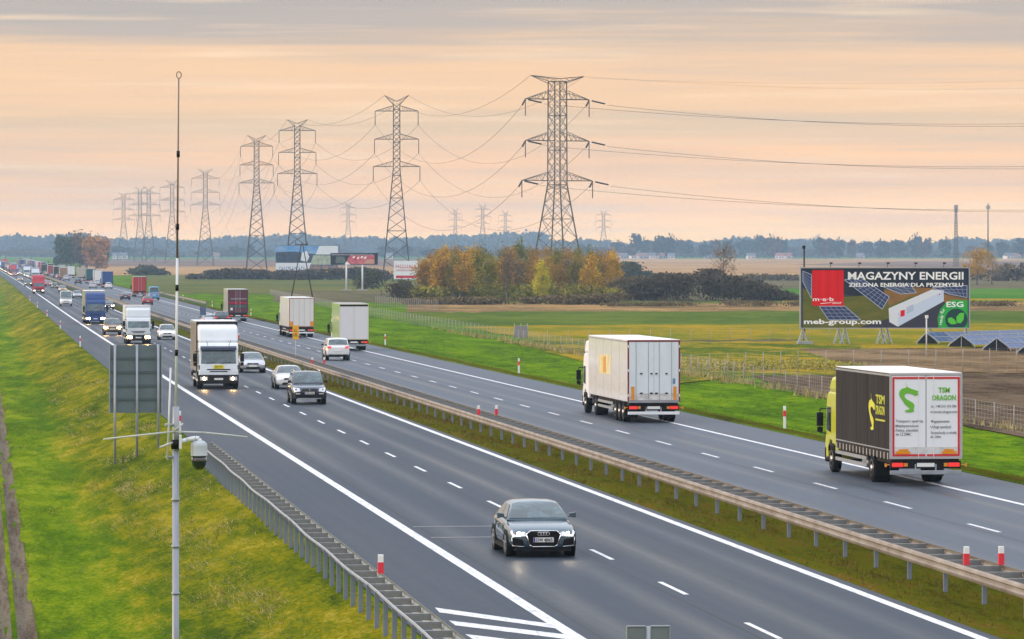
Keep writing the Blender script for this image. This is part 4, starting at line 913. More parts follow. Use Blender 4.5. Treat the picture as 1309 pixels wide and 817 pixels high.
# ================================================================== receding side
wht = paint('trailer_white', (.84, .84, .83)); maroon = mat('door_frame_maroon', (.20, .015, .03), .5); lime = paint('lime_yellow', (.62, .66, .02)); dkc = mat('curtain_charcoal', (.020, .017, .015), .8, var2=(.040, .034, .029), vscale=(.4, 3.5, .5), bump=.5, bscale=1.6, spec=.15)
x, y = pk(1160, 622)
dr = lorry('yellow cabbed lorry with charcoal curtains and a green dragon on its white rear doors', 'lorry', 31.72, y, True, cabc=lime, boxc=dkc, L=12.0, top=3.82, floor=.93, cabl=2.3, cabh=2.9, fairing=3.5, near=2, strap=True,
           rearc=mat('door_white', (.84, .85, .86), .45), rearframe=mat('rear_frame_grey', (.45, .42, .42), .5), roofc=mat('roof_white', (.80, .78, .75), .5), axles=[(1.45, 1), (8.7, 2)])
yr = 6.0; rm = M['red']; gl = mat('logo_green', (.16, .50, .03), .5); gt = mat('print_grey', (.28, .28, .29), .6)
for s in (-1, 1):   # red reflective outline on each door
    q = MB(); a0, a1, z0, z1 = .03, 1.16, 1.02, 3.70
    q.box(s * a0, s * a1, yr - .008, yr + .004, z1 - .07, z1).box(s * a0, s * a1, yr - .008, yr + .004, z0, z0 + .07).box(s * (a1 - .07), s * a1, yr - .008, yr + .004, z0 + .07, z1 - .07); q.build('reflective_border', rm, dr)
    o_ = MB(); o_.box(s * .55, s * 1.05, yr + .0, yr + .008, z0 + .08, z0 + .17).box(s * .62, s * .95, yr + .0, yr + .008, z0 + .18, z0 + .24); o_.build('orange_print', mat('print_orange', (.85, .30, .01), .5), dr)
# the dragon emblem: traced outline in door coordinates (px of the enlargement -> metres); seen from behind local x runs to the left
def em(pxs, k=93 / 2.5 * 4.3):
    c = 656; return [(-(a - c) / 159.0, 3.82 - (b - 118) / 159.0 * .985) for a, b in pxs]
drg = [(546, 166), (552, 190), (566, 198), (578, 203), (596, 208), (614, 216), (606, 224), (616, 232), (598, 240), (582, 232), (566, 226), (552, 226), (540, 232), (536, 242), (546, 256), (566, 268), (584, 278), (592, 292),
       (588, 312), (590, 326), (562, 330), (544, 328), (540, 318), (556, 316), (568, 312), (556, 300), (538, 284), (530, 268), (516, 250), (508, 232), (512, 212), (524, 200), (544, 196), (550, 190)]
pg_ = em(drg); MB().prism([(a, b) for a, b in pg_], yr + .0, yr + .010, 'xz').build('dragon_emblem', gl, dr)
RB = (R(90), 0, R(180))
def rear_text(s, px, py, wpx, size, m, off=0.0, align='CENTER'):
    (a, b), = em([(px, py)]); text(s, size, m, (a, yr + .003, b), RB, dr, 'lettering', off=off, width=wpx / 159.0, align=align)
rear_text('TSM', 754, 222, 62, .24, gl, .008); rear_text('DRAGON', 755, 264, 128, .24, gl, .008)
for s_, px, py, wp_ in (('Transport i spedycja', 565, 384, 150), ('Międzynarodowa', 553, 410, 128), ('Palety, plandeki', 550, 434, 120), ('do 12 DMC', 532, 456, 84),
                        ('tel. +48 515 154 586', 752, 304, 140), ('www.tsm-dragon.com', 752, 334, 146), ('Magazynowanie', 734, 386, 100), ('Usługi spedycji', 736, 416, 112), ('Samochody z windą', 752, 448, 140), ('do 24m', 708, 470, 58)):
    rear_text(s_, px, py, wp_, .13, gt, .001)
# side print, left side when driving away (local +x side faces the camera's left ... local frame is turned by 180 degrees)
SR = (R(90), 0, R(90))
sy_ = mat('logo_yellow', (.50, .52, .03), .5)
text('TSM', .42, sy_, (1.25 + .004, 4.4, 2.75), SR, dr, 'lettering', off=.01, width=1.5); text('DRAGON', .42, sy_, (1.25 + .004, 4.4, 2.38), SR, dr, 'lettering', off=.01, width=1.5); MB().box(1.25, 1.256, 3.6, 5.2, 2.16, 2.22).build('side_line', sy_, dr)
em2 = [((a - 560) / 60.0, (b - 246) / 80.0) for a, b in drg]
MB().prism([(2.95 + a * .62, 2.45 - b * .62) for a, b in em2], 1.25, 1.258).build('side_emblem', mat('emblem_yellow_green', (.62, .62, .03), .5), dr)
# white refrigerated semi
x, y = pk(834, 541)
sm = lorry('long white refrigerated trailer lorry with maroon door frame and amber stripes on the rear', 'lorry', 31.42, y, True, boxc=wht, L=16.3, semi=True, top=3.9, floor=1.0, near=2, rearframe=maroon, rearc=mat('door_white_cool', (.76, .82, .84), .4, var=.10, vscale=(1.5, 1, .6)), cabh=3.0, fairing=3.7, cabl=2.2, roofc=MATS['roof_white'])
yr2 = 16.3 / 2
for s in (-1, 1):
    MB().box(s * .92, s * 1.08, yr2 - .008, yr2 + .006, 1.10, 1.72).build('amber_reflector', M['amber'], sm)
    for z in (1.25, 2.42, 3.55): MB().box(s * 1.19, s * 1.24, yr2 + .004, yr2 + .03, z, z + .12).build('marker_light', M['white'], sm)
MB().box(-1.2, 1.2, yr2 - .01, yr2 + .05, .96, 1.06).build('threshold', M['steel'], sm)
q = MB()
for a in (-.6, -.12, .12, .6): q.box(a - .05, a + .05, yr2, yr2 + .03, 2.3, 2.36).box(a - .06, a + .06, yr2, yr2 + .04, 1.38, 1.44)
q.build('lock_handle', M['dark'], sm)
MB().box(-1.02, -.9, yr2 - .008, yr2 + .004, 1.85, 2.1).build('door_notice', mat('notice_blue', (.15, .25, .40), .5), sm)
MB().prism([(-1.6, 2.1), (2.4, 2.15), (2.4, 3.1), (-1.6, 3.05)], 1.25, 1.256).build('side_print', mat('print_straw', (.62, .52, .20), .5, var2=(.70, .66, .50), vscale=(1, 2, 1)), sm)
MB().prism([(-.1, 2.2), (.9, 2.22), (.9, 3.0), (-.1, 2.95)], 1.256, 1.262).build('side_print', mat('print_orange_soft', (.62, .32, .06), .5), sm)
# others
x, y = pk(442, 448.5)
lg = paint('pale_green', (.36, .56, .17))
t = lorry('lorry with pale green sides and plain white rear doors behind the white off road car', 'lorry', 31.5, y, True, boxc=lg, L=10, top=4.0, floor=.95, near=1, rearframe=mat('frame_cream', (.62, .60, .42), .5), rearc=mat('door_grey_white', (.74, .72, .73), .5), fairing=3.6, roofc=mat('roof_lilac', (.5, .47, .5), .5))
MB().box(-1.2, 1.2, 4.97, 5.01, 3.78, 3.92).build('top_board', M['dark'], t)
x, y = pk(381, 431.5)
t = lorry('white refrigerated trailer with rusty corner posts and amber panels at the lower corners', 'lorry', 31.75, y, True, boxc=wht, L=16, semi=True, top=3.95, near=1, rearframe=mat('frame_rusty', (.32, .16, .10), .6), rearc=mat('door_cream', (.76, .73, .69), .5), fairing=3.6)
for s in (-1, 1): MB().box(s * .85, s * 1.2, 8.0, 8.03, 1.1, 1.6).build('amber_reflector', M['amber'], t)
x, y = pk(431, 461); car('suv', ivory, 'white off road car seen from behind beside the pale green sided lorry', 'car', 27.2, y, True, near=2)
x, y = pk(297, 411)
t = lorry('dark red lorry with bands across its rear doors and a beige side', 'lorry', 31.9, y, True, boxc=beige, L=12, top=4.0, near=1, rearframe=blackp, rearc=mat('door_dark_red', (.11, .02, .035), .5), fairing=3.6)
MB().box(-1.15, 1.15, 5.995, 6.005, 2.2, 2.42).build('rear_print', mat('print_crimson', (.42, .02, .06), .5), t); MB().box(-1.1, .9, 5.995, 6.005, 2.75, 2.9).build('rear_print', gt, t)
MB().box(-1.1, 1.1, 5.995, 6.005, 1.8, 1.98).build('rear_print', mat('print_teal', (.05, .16, .14), .5), t); MB().box(.65, .95, 6.0, 6.01, 1.4, 1.7).build('rear_sticker', M['white'], t)
car('sedan', silver, 'silver saloon driving away, mostly hidden behind the white curtain sided lorry', 'car', 26.6, far_y(268, 26.6), True, near=1)
car('suv', blackp, 'black car beside the dark red lorry, half hidden behind the white lorry roof', 'car', 27.9, far_y(284, 27.9), True, near=1)
car('hatch', crimson, 'dark hatchback with red tail lights nearest the red box lorry', 'car', 27.6, far_y(189, 27.6), True, near=1)
car('van', bluel, 'pale blue van squeezed beside the red box lorry', 'van', 31.4, far_y(197, 31.4), True, near=1)
lorry('red box lorry driving away behind the pale blue van', 'lorry', 31.0, far_y(179, 31.0), True, cabc=redp, boxc=mat('box_red', (.42, .03, .03), .5), rearc=mat('box_red', (.42, .03, .03)), L=11, top=3.9, near=1, rearframe=M['chassis'])
car('sedan', blackp, 'black saloon with red tail lights on its own in the fast lane', 'car', 26.4, far_y(160.5, 26.4), True, near=1)
car('hatch', ivory, 'white hatchback driving away in front of the blue trailer', 'car', 30.6, far_y(139, 30.6), True, near=0)
car('hatch', silver, 'silver hatchback with red lights left of the white hatchback near the blue trailer', 'car', 30.8, far_y(128.5, 31.6), True, near=0)
car('estate', pale, 'pale grey estate with red lights behind the teal trailer', 'car', 27.2, far_y(119, 27.2), True, near=0)
for i, (px, c, rc, lb) in enumerate(((138, mat('box_blue', (.02, .07, .25)), MATS['box_blue'], 'blue trailer at the near end of the lorry queue driving away'),
        (126.5, wht, wht, 'white trailer second in the lorry queue driving away'), (116.5, mat('box_teal', (.015, .10, .14)), MATS['box_teal'], 'dark teal trailer third in the lorry queue driving away'),
        (104.5, wht, beige, 'cream backed trailer fourth in the lorry queue driving away'), (91, beige, wht, 'beige sided trailer fifth in the lorry queue driving away'), (79.5, pale, pale, 'greyish trailer last in the lorry queue beside the dark clump of trees'))):
    lorry(lb, 'lorry', 31.3, far_y(px, 31.3), True, boxc=c, rearc=rc, L=16.2, semi=True, top=4.0, near=0, rearframe=M['dark'], fairing=3.6)
car('suv', blackp, 'black car driving away in the fast lane beside the cream backed trailer', 'car', 27.0, far_y(100, 27.0), True, near=0)
# the thick of the traffic where the road reaches the horizon
cols = [('ivory', ivory), ('silver', silver), ('black', blackp), ('red', redp), ('blue', bluep), ('bronze', gold), ('pale grey', pale), ('crimson', crimson)]
used = {}
def far_label(base):
    used[base] = used.get(base, 0) + 1; return base
rr_ = random.Random(11)
for side, x0, o, k0, k1 in (('oncoming slow lane', 13.4, False, 1600, 2900), ('oncoming fast lane', 17.6, False, 1150, 2800), ('departing slow lane', 30.6, True, 1830, 2900), ('departing fast lane', 26.6, True, 1350, 2800)):
    y = k0; n = 0
    while y < k1:
        cn, cc_ = cols[rr_.randrange(len(cols))]; big = rr_.random() < (.62 if 'slow' in side else .15); n += 1
        nth = 'nearest' if n == 1 else ordinal(n)
        if big: lorry('%s lorry, %s vehicle of the far traffic in the %s' % (cn, nth, side), 'lorry', x0, y, o, cabc=cc_, boxc=cols[rr_.randrange(len(cols))][1] if rr_.random() < .4 else cc_, rearc=cc_, L=14, top=3.9, near=0, lights='on' if not o else 'off', visor=False, fairing=3.6, group=FT); y += 16 + rr_.uniform(12, 45)
        else: car(rr_.choice(['sedan', 'hatch', 'suv', 'estate']), cc_, '%s car, %s vehicle of the far traffic in the %s' % (cn, nth, side), 'car', x0, y, o, near=0, lights='on', group=FT); y += 5 + rr_.uniform(14, 45)
# ================================================================== pylons and cables
lat = mat('pylon_steel', (.065, .06, .05), .7, .2, var=.2, vscale=(.3, .3, .3)); ins = mat('insulator_glass', (.03, .028, .03), .4)
cabm = mat('cable_alloy', (.10, .09, .085), .6, .3)
def pylon(px, Z, name_label, lv, wtop, base_w, arms, horn, body_top, t, yaw=0.0, hang=4.6, tension=False, base_py=None):
    """lv: arm heights above eye level origin (world z), arms: half spans, horn: (half span, z tip); widths are full widths"""
    x, y = at(px, Z); g = P(y); r = empty('transmission_tower', (x, y, g), yaw, name_label, 'pylon', 'high voltage pylons')
    lv = [z - g for z in lv]; bt = body_top - g; low = lv[-1] - 1.0
    def hw(z): return wtop / 2 if z > low else lerp(base_w / 2, wtop / 2 * 1.05, max(0, z) / low) if z > 0 else base_w / 2
    corners = [(-1, -1), (1, -1), (1, 1), (-1, 1)]
    for cx_, cy_ in corners:
        m_ = MB(); m_.bar((cx_ * hw(0), cy_ * hw(0), 0), (cx_ * hw(low), cy_ * hw(low), low), t * 1.25); m_.bar((cx_ * hw(low), cy_ * hw(low), low), (cx_ * wtop / 2, cy_ * wtop / 2, bt), t * 1.1)
        m_.build('leg', lat, r)
    br = MB(); zs = [0]; 
    while zs[-1] < low - 1: zs.append(min(low, zs[-1] + hw(zs[-1]) * 2 * .62 + .3))
    while zs[-1] < bt - .5: zs.append(min(bt, zs[-1] + wtop * .85))
    for a, b in zip(zs, zs[1:]):
        for i in range(4):
            c0, c1 = corners[i], corners[(i + 1) % 4]; p = lambda c, z: (c[0] * hw(z), c[1] * hw(z), z)
            br.bar(p(c0, a), p(c1, b), t * .55, 3); br.bar(p(c1, a), p(c0, b), t * .55, 3)
            if b in (low, bt) or (zs.index(b) % 3 == 0): br.bar(p(c0, b), p(c1, b), t * .6, 3)
    br.build('bracing', lat, r)
    tips = []
    c_, s_ = math.cos(yaw), math.sin(yaw)
    for z, sp_ in zip(lv, arms):
        hgt = (arms[0] - wtop / 2) * .30
        for s in (-1, 1):
            a = MB(); e = (s * sp_, 0, z)
            for q in (-1, 1):
                b0 = (s * wtop / 2, q * wtop / 2, z); t0 = (s * wtop / 2, q * wtop / 2, z + hgt)
                a.bar(b0, e, t * .75, 3); a.bar(t0, e, t * .6, 3); n = 5
                for k in range(1, n): a.bar(lp(b0, e, k / n), lp(t0, e, (k - .5) / n), t * .38, 3); a.bar(lp(b0, e, k / n), lp(t0, e, min(1, (k + .4) / n)), t * .38, 3)
            a.build('crossarm', lat, r)
            if tension:
                MB().bar((e[0] , 0, z - .1), (e[0] - 1.2, -.6, z - 1.6), t * 1.6, 6).build('insulator', ins, r)
                MB().bar((e[0], 0, z - .1), (e[0], 0, z - hang), t * .9, 6).build('insulator', ins, r)
                MB().bar((e[0] + .8, 0, z - .2), (e[0] + 4.6, 0, z - .9), t * 1.4, 6).build('insulator', ins, r)
            else: MB().bar((e[0], 0, z), (e[0], 0, z - hang), t * .75, 6).build('insulator', ins, r)
            lx, lz = e[0], z - (hang if not tension else .6); tips.append((x + c_ * lx, y + s_ * lx, g + lz))
    hs, hzz = horn; hz0 = hzz - g
    for s in (-1, 1):
        h = MB(); e = (s * hs, 0, hz0)
        for q in (-1, 1):
            h.bar((s * wtop / 2, q * wtop / 2, bt - .5), e, t * .7, 3); h.bar((0, q * wtop / 2, bt + .6), e, t * .6, 3)
            for k in range(1, 5): h.bar(lp((s * wtop / 2, q * wtop / 2, bt - .5), e, k / 5), lp((0, q * wtop / 2, bt + .6), e, k / 5), t * .38, 3)
        h.build('earth_wire_horn', lat, r); tips.append((x + c_ * e[0], y + s_ * e[0], g + e[2]))
    return tips
def lvz(Z, *pys): return [hz(p, Z) for p in pys]
Z1 = 1120; T1 = pylon(712.5, Z1, 'largest and nearest high voltage pylon with wide flat arms, above the autumn grove', lvz(Z1, 127, 180, 231), 3.4, 10.4, (9.2, 9.2, 10.2), (7.7, hz(97, Z1)), hz(104, Z1), .145, yaw=R(22), tension=True, hang=4.3)
PY = [(507, 1450, 'second pylon from the right, tall and slender with a V shaped top', (136 + 6, 178, 213), 122, 132), (380, 1713, 'third pylon from the right, above the wide pale billboard', (167, 195, 222), 153, 160), (328, 1930, 'fourth pylon from the right, just left of the third', (187, 211, 234), 173, 180)]
Ts = [T1]
for px, Z, lb, lv_, hp, bp_ in PY:
    Ts.append(pylon(px, Z, lb, lvz(Z, *lv_), 2.1, 9.0, (7.0, 7.2, 7.6), (3.9, hz(hp, Z)), hz(bp_, Z), .17, yaw=R(-6)))
for px, Z, lb, lv_, hp, bp_ in ((262.5, 2650, 'fifth pylon from the right, right of the thin mast', (228, 246, 262), 216, 221), (220, 3000, 'faint pylon directly behind the thin mast', (240, 256, 271), 230, 235), (190, 3250, 'right hand one of two faint overlapping pylons left of the mast', (248, 262, 276), 238, 242),
                                (179, 3400, 'left hand one of two faint overlapping pylons left of the mast', (248, 262, 276), 239, 243), (158, 3600, 'leftmost faint pylon above the clump of dark trees', (255, 268, 281), 246, 250)):
    Ts.append(pylon(px, Z, lb, lvz(Z, *lv_), 2.4, 10, (8.2, 8.4, 8.8), (4.2, hz(hp, Z)), hz(bp_, Z), .13, yaw=R(-6)))
for px, Z, lb, lv_, hp in ((445, 4600, 'tiny distant pylon between the third and second large pylons', (266, 275, 284), 258), (617, 4600, 'tiny distant pylon left of the nearest large pylon', (268, 277, 286), 261), (771.5, 4600, 'tiny distant pylon right of the nearest large pylon', (275, 283, 291), 269),
                           (582, 5200, 'very faint distant pylon between the second and the nearest large pylons', (274, 282, 290), 266), (646, 5200, 'very faint distant pylon just left of the nearest large pylon', (276, 283, 291), 269)):
    pylon(px, Z, lb, lvz(Z, *lv_), 2.6, 11, (8, 8.4, 7.6), (4, hz(hp, Z)), hz(hp + 4, Z), .13)
def cable(a, b, sag, label, n=28, rad=.045, twin=0.0):
    m_ = MB(); pts = [(lerp(a[0], b[0], t), lerp(a[1], b[1], t), lerp(a[2], b[2], t) - sag * 4 * t * (1 - t)) for t in [i / n for i in range(n + 1)]]
    m_.path(pts, rad, 4)
    if twin: m_.path([(p[0], p[1], p[2] - twin) for p in pts], rad, 4)
    o = m_.build('power_cable', cabm, None, fix=False); return tag(o, label, 'cable', 'power cables strung between the pylons')
names = ['upper left', 'upper right', 'middle left', 'middle right', 'lower left', 'lower right', 'left top', 'right top']
spn = ['nearest and the second pylon', 'second and the third pylon', 'third and the fourth pylon', 'fourth and the fifth pylon']
for i in range(4):
    for k in range(8):
        cable(Ts[i][k], Ts[i + 1][k], (14 if i == 0 else 9 if i < 3 else 20) * (.6 if k > 5 else 1), '%s cable hanging between the %s' % (names[k], spn[i]), rad=.045 if i == 0 else .05 if i < 3 else .04)
for a, b, s in ((5, 6, 'behind the mast and the overlapping pair'), (4, 5, 'right of the mast and the one behind it')):
    for k in range(0, 6, 2): cable(Ts[a][k], Ts[b][k], 8, '%s faint cable between the pylon %s' % (names[k], s), rad=.035)
xr, yr_ = at(1900, 1130)
for k in range(8):
    a = T1[k]; zz = {0: 131.5, 1: 131, 2: 183.5, 3: 181, 4: 236, 5: 233, 6: 98, 7: 98}[k]
    endy = {0: 120, 1: 116, 2: 176, 3: 172, 4: 236, 5: 232, 6: 60, 7: 70}[k]
    xe, ye = at(1890 + (12 if k % 2 else 0), 1150); b = (xe, ye, hz(endy, 1150))
    a2 = (a[0] + 4.6, a[1], a[2] - .7) if k < 6 else a
    cable(a2, b, {0: 6.4, 1: 7.2}.get(k % 2, 7) * (1 if k < 6 else .8), '%s cable running from the nearest pylon out to the right' % names[k], 40, .058 if k < 6 else .022, .0)
# bird sized spacers on the right hand cables are part of the cable line in the photograph: small clamps
# A-frame timber pole left of the billboards
Z = 780; x, y = at(386, Z); g = P(y); r = empty('utility_pole', (x, y, g), 0, 'dark A-frame timber power pole in front of the wide pale billboard', 'utility pole')
kk = Z / FPX; top = hz(312, Z) - g
for s, dx in ((-1, -15), (1, 15)): MB().bar((dx * kk, 0, -.2), (s * .12, 0, top), .12, 8, .08).build('pole_leg', M['wood'], r)
MB().bar((-9 * kk, 0, top - .1), (8 * kk, 0, top - .1), .10, 4).build('crossarm', M['wood'], r)
MB().bar((-9 * kk, 0, hz(352, Z) - g), (9 * kk, 0, hz(352, Z) - g), .08, 4).build('tie_beam', M['wood'], r)
for dx in (-8, 0, 7): MB().bar((dx * kk, 0, top), (dx * kk, 0, top + .35), .07, 6).build('insulator', ins, r)
# poles behind and beside the large billboard
Z = 430; x, y = at(1028, Z); g = P(y); r = empty('street_lamp', (x, y, g), 0, 'dark lamp pole rising behind the left end of the large billboard', 'lamp post')
MB().bar((0, 0, 0), (0, 0, hz(315, Z) - g), .11, 8, .08).build('pole', M['wood'], r); MB().box(-.18, .10, -.12, .12, hz(318, Z) - g, hz(314, Z) - g).build('lamp_head', M['black'], r)
x, y, g = pick(1184.3, 456); Z = y * ct + x * st_; r = empty('camera_post', (x, y, g), 0, 'thin white post with a small camera by the solar panels', 'post')
MB().bar((0, 0, 0), (0, 0, hz(404, Z) - g), .055, 8).build('pole', pw, r); MB().box(-.10, .14, -.1, .1, hz(407, Z) - g, hz(403, Z) - g).build('camera_head', M['white'], r, bevel=.02)
# far telecom towers
for px, Z, tp, wd, lb in ((1222, 2500, 262, 1.55, 'thick lattice radio tower on the right skyline, left one of two'), (1263, 2500, 260, .45, 'thin radio mast on the right skyline, right one of two')):
    x, y = at(px, Z); g = P(y); r = empty('radio_tower', (x, y, g), .3, lb, 'radio tower'); h = hz(tp, Z) - g; tw = wd
    for a in range(3):
        an = a * 2.094; MB().bar((math.cos(an) * tw * 1.1, math.sin(an) * tw * 1.1, 0), (math.cos(an) * tw * .35, math.sin(an) * tw * .35, h), .13 if wd > 1.5 else .10).build('leg', lat, r)
    b = MB(); n = 22
    for k in range(n):
        for a in range(3):
            r0 = lerp(tw * 1.1, tw * .35, k / n); r1 = lerp(tw * 1.1, tw * .35, (k + 1) / n); a0, a1 = a * 2.094, (a + 1) * 2.094
            b.bar((math.cos(a0) * r0, math.sin(a0) * r0, h * k / n), (math.cos(a1) * r1, math.sin(a1) * r1, h * (k + 1) / n), .09, 3); b.bar((math.cos(a1) * r0, math.sin(a1) * r0, h * k / n), (math.cos(a0) * r1, math.sin(a0) * r1, h * (k + 1) / n), .09, 3)
    b.build('bracing', lat, r)
    for q in (.92, .98) if wd > 1.5 else (.95,): MB().box(-1.1, 1.1, -.5, .5, h * q - 1.4, h * q + .6).build('antenna', mat('antenna_grey', (.35, .30, .28), .6), r)
# ================================================================== billboards
def board(px0, px1, pyt, pyb, Z, label, back):
    x, y = at((px0 + px1) / 2, Z); g = P(y); r = empty('billboard', (x, y, g), -TH * .6, label, 'billboard', 'roadside billboards')
    w_ = (px1 - px0) * Z / FPX; zt, zb = hz(pyt, Z) - g, hz(pyb, Z) - g
    MB().box(-w_ / 2, w_ / 2, 0.01, .22, zb, zt).build('panel', back, r)
    def poly(pts, m, lay, name='print'):
        """pts in 0..1 board coordinates, lay = layer number"""
        return MB().prism([(-w_ / 2 + u * w_, zb + v * (zt - zb)) for u, v in pts], .01 - lay * .006 - .005, .012, 'xz').build(name, m, r)
    return r, w_, zb, zt, poly
RT = (R(90), 0, 0)
bs = mat('billboard_slate', (.030, .038, .060), .5, var=.2, vscale=(.5, 1, .8)); bgr = mat('print_meadow', (.19, .17, .03), .6, var2=(.10, .12, .02), vscale=(.5, 1, 1.5)); pan = mat('print_solar_blue', (.045, .065, .16), .45); pln = mat('print_solar_lines', (.45, .50, .62), .5)
rdm = mat('print_red', (.86, .008, .010), .5, var=.25, vscale=(2.2, 1, .01)); prw = mat('print_white', (.95, .95, .95), .5); pgrn = mat('print_green', (.03, .42, .06), .5); pgl = mat('print_leaf_green', (.12, .62, .05), .5)
boxm1 = mat('print_container_light', (.60, .68, .84), .5); boxm2 = mat('print_container_white', (.74, .77, .84), .5); boxm3 = mat('print_container_shade', (.42, .48, .66), .5); prd = mat('print_dark_earth', (.055, .050, .07), .6); por = mat('print_orange_earth', (.33, .17, .05), .6, var=.3, vscale=(.8, 1, 2))
Zb = 408
bb, bw, bzb, bzt, poly = board(1023.5, 1239, 343, 419, Zb, 'large energy storage billboard with a red logo, white lettering and a white container picture', bs)
Q = lambda *p: [((a - 22) / 1175.0, (535 - b) / 415.0) for a, b in p]
poly(Q((22, 535), (1197, 535), (1197, 440), (22, 250)), prd, 1)
poly(Q((35, 535), (35, 260), (150, 330), (640, 300), (1190, 330), (1190, 420), (1000, 380), (640, 430), (640, 470), (420, 535)), bgr, 1.5)
poly(Q((600, 270), (780, 250), (960, 260), (930, 290), (780, 320), (640, 380), (620, 330)), por, 2)
poly(Q((1020, 300), (1190, 335), (1190, 400), (1010, 370)), por, 2)
def gridquad(p00, p10, p11, p01, n, m_, lay):
    poly(Q(p00, p10, p11, p01), pan, lay, 'solar_print')
    ql = MB(); f = lambda s, t: tuple((1 - s) * (1 - t) * a + s * (1 - t) * b + s * t * c + (1 - s) * t * d for a, b, c, d in zip(p00, p10, p11, p01))
    def ln(a, b, th):
        (u0, v0), (u1, v1) = Q(a, b); ax_, az, bx_, bz = -bw / 2 + u0 * bw, bzb + v0 * (bzt - bzb), -bw / 2 + u1 * bw, bzb + v1 * (bzt - bzb)
        d = Vector((bx_ - ax_, bz - az)); d.normalize(); nx, nz = -d.y * th, d.x * th; yy_ = .01 - lay * .006 - .008
        ql.add([(ax_ + nx, yy_, az + nz), (bx_ + nx, yy_, bz + nz), (bx_ - nx, yy_, bz - nz), (ax_ - nx, yy_, az - nz)], [(0, 1, 2, 3)])
    for i in range(n + 1): ln(f(i / n, 0), f(i / n, 1), .012 if i % n else .03)
    for j in range(m_ + 1): ln(f(0, j / m_), f(1, j / m_), .012 if j % m_ else .03)
    ql.build('solar_print_lines', pln, bb, fix=False)
gridquad((325, 200), (440, 185), (640, 320), (590, 405), 4, 9, 2.2); gridquad((35, 140), (95, 165), (95, 330), (35, 215), 1, 6, 2.2)
gridquad((150, 385), (330, 385), (440, 480), (215, 480), 5, 4, 2.2); gridquad((600, 250), (780, 225), (830, 290), (720, 300), 3, 6, 2.2); gridquad((940, 255), (1185, 240), (1185, 325), (1060, 300), 6, 3, 2.2)
poly(Q((320, 130), (1190, 130), (1190, 250), (340, 215)), bs, 2.0)
poly(Q((100, 133), (320, 133), (320, 382), (100, 382)), rdm, 3.2, 'logo_square')
poly(Q((635, 400), (700, 432), (700, 528), (640, 495)), boxm2, 3.2, 'container_print'); poly(Q((700, 432), (1022, 275), (1022, 350), (700, 528)), boxm1, 3.2, 'container_print'); poly(Q((635, 400), (940, 268), (1022, 275), (700, 432)), boxm2, 3.0, 'container_print')
poly(Q((718, 415), (748, 410), (748, 452), (718, 460)), rdm, 3.6, 'logo_print'); poly(Q((985, 300), (998, 296), (990, 312)), rdm, 3.6); poly(Q((700, 528), (1022, 352), (1060, 380), (860, 528)), prd, 2.6)
gc = [(1115, 480)]; import itertools
def disc(cx_, cy_, r_, a0=0, a1=360, n=28): return [(cx_ + r_ * math.cos(R(a0 + (a1 - a0) * i / n)), cy_ - r_ * math.sin(R(a0 + (a1 - a0) * i / n))) for i in range(n + 1)]
poly(Q((985, 535), (978, 470), (995, 410), (1035, 360), (1090, 338), (1190, 345), (1190, 535)), pgrn, 3.2, 'roundel')
poly(Q(*[(a, min(b, 533)) for a, b in disc(1110, 480, 78)]), mat('print_dark_green', (.02, .06, .06), .5), 3.6, 'roundel')
poly(Q((1050, 470), (1075, 462), (1100, 480), (1112, 508), (1075, 512), (1052, 495)), pgl, 4.0, 'leaf_print'); poly(Q((1112, 500), (1110, 460), (1135, 432), (1165, 432), (1160, 480), (1140, 505)), pgl, 4.0, 'leaf_print')
def btext(s, x0, x1, yb, cap, m, off=0.0, lay=5, rot=0.0, p=None):
    (u0, v0), (u1, v1) = Q((x0, yb), (x1, yb)); wd_ = (u1 - u0) * bw; sz = cap / 415.0 * (bzt - bzb) / .70
    return text(s, sz, m, (-bw / 2 + u0 * bw, .01 - lay * .006 - .006, bzb + v0 * (bzt - bzb)), (R(90), -rot, 0), bb, 'lettering', off=off, align='LEFT', width=wd_ if not rot else None)
btext('MAGAZYNY ENERGII', 350, 1160, 198, 52, prw, .022); btext('ZIELONA ENERGIA DLA PRZEMYSŁU', 355, 1158, 248, 26, prw, .012); btext('meb-group.com', 42, 582, 508, 34, prw, .018)
btext('m·e·b', 104, 250, 348, 26, prw, .006); btext('GROUP', 240, 305, 368, 13, prw, .002); btext('ESG', 1040, 1160, 390, 36, prw, .014)
poly(Q((158, 364), (235, 358), (235, 361), (158, 368)), prw, 4)
for s_, a, b, ro in (('ready', 1006, 518, R(80)), ('for', 1012, 440, R(55))): btext(s_, a, a + 40, b, 22, prw, .004, rot=ro)
for k, yy_ in enumerate((388, 400, 412, 424)): poly(Q((762, yy_ + 6), (762 + 48, yy_ - 16), (762 + 48, yy_ - 12), (762, yy_ + 10)), mat('print_text_grey', (.25, .3, .42), .5), 3.8, 'small_print')
frm = mat('billboard_frame', (.40, .42, .44), .5, .5)
f_ = MB(); f_.box(-bw / 2 - .12, -bw / 2 - .002, -.06, .26, bzb - .08, bzt + .1).box(bw / 2 + .002, bw / 2 + .12, -.06, .26, bzb - .08, bzt + .1).box(-bw / 2, bw / 2, -.06, .26, bzt + .002, bzt + .1).box(-bw / 2, bw / 2, -.06, .26, bzb - .08, bzb - .002); f_.build('frame', frm, bb)
mpx = Zb / FPX
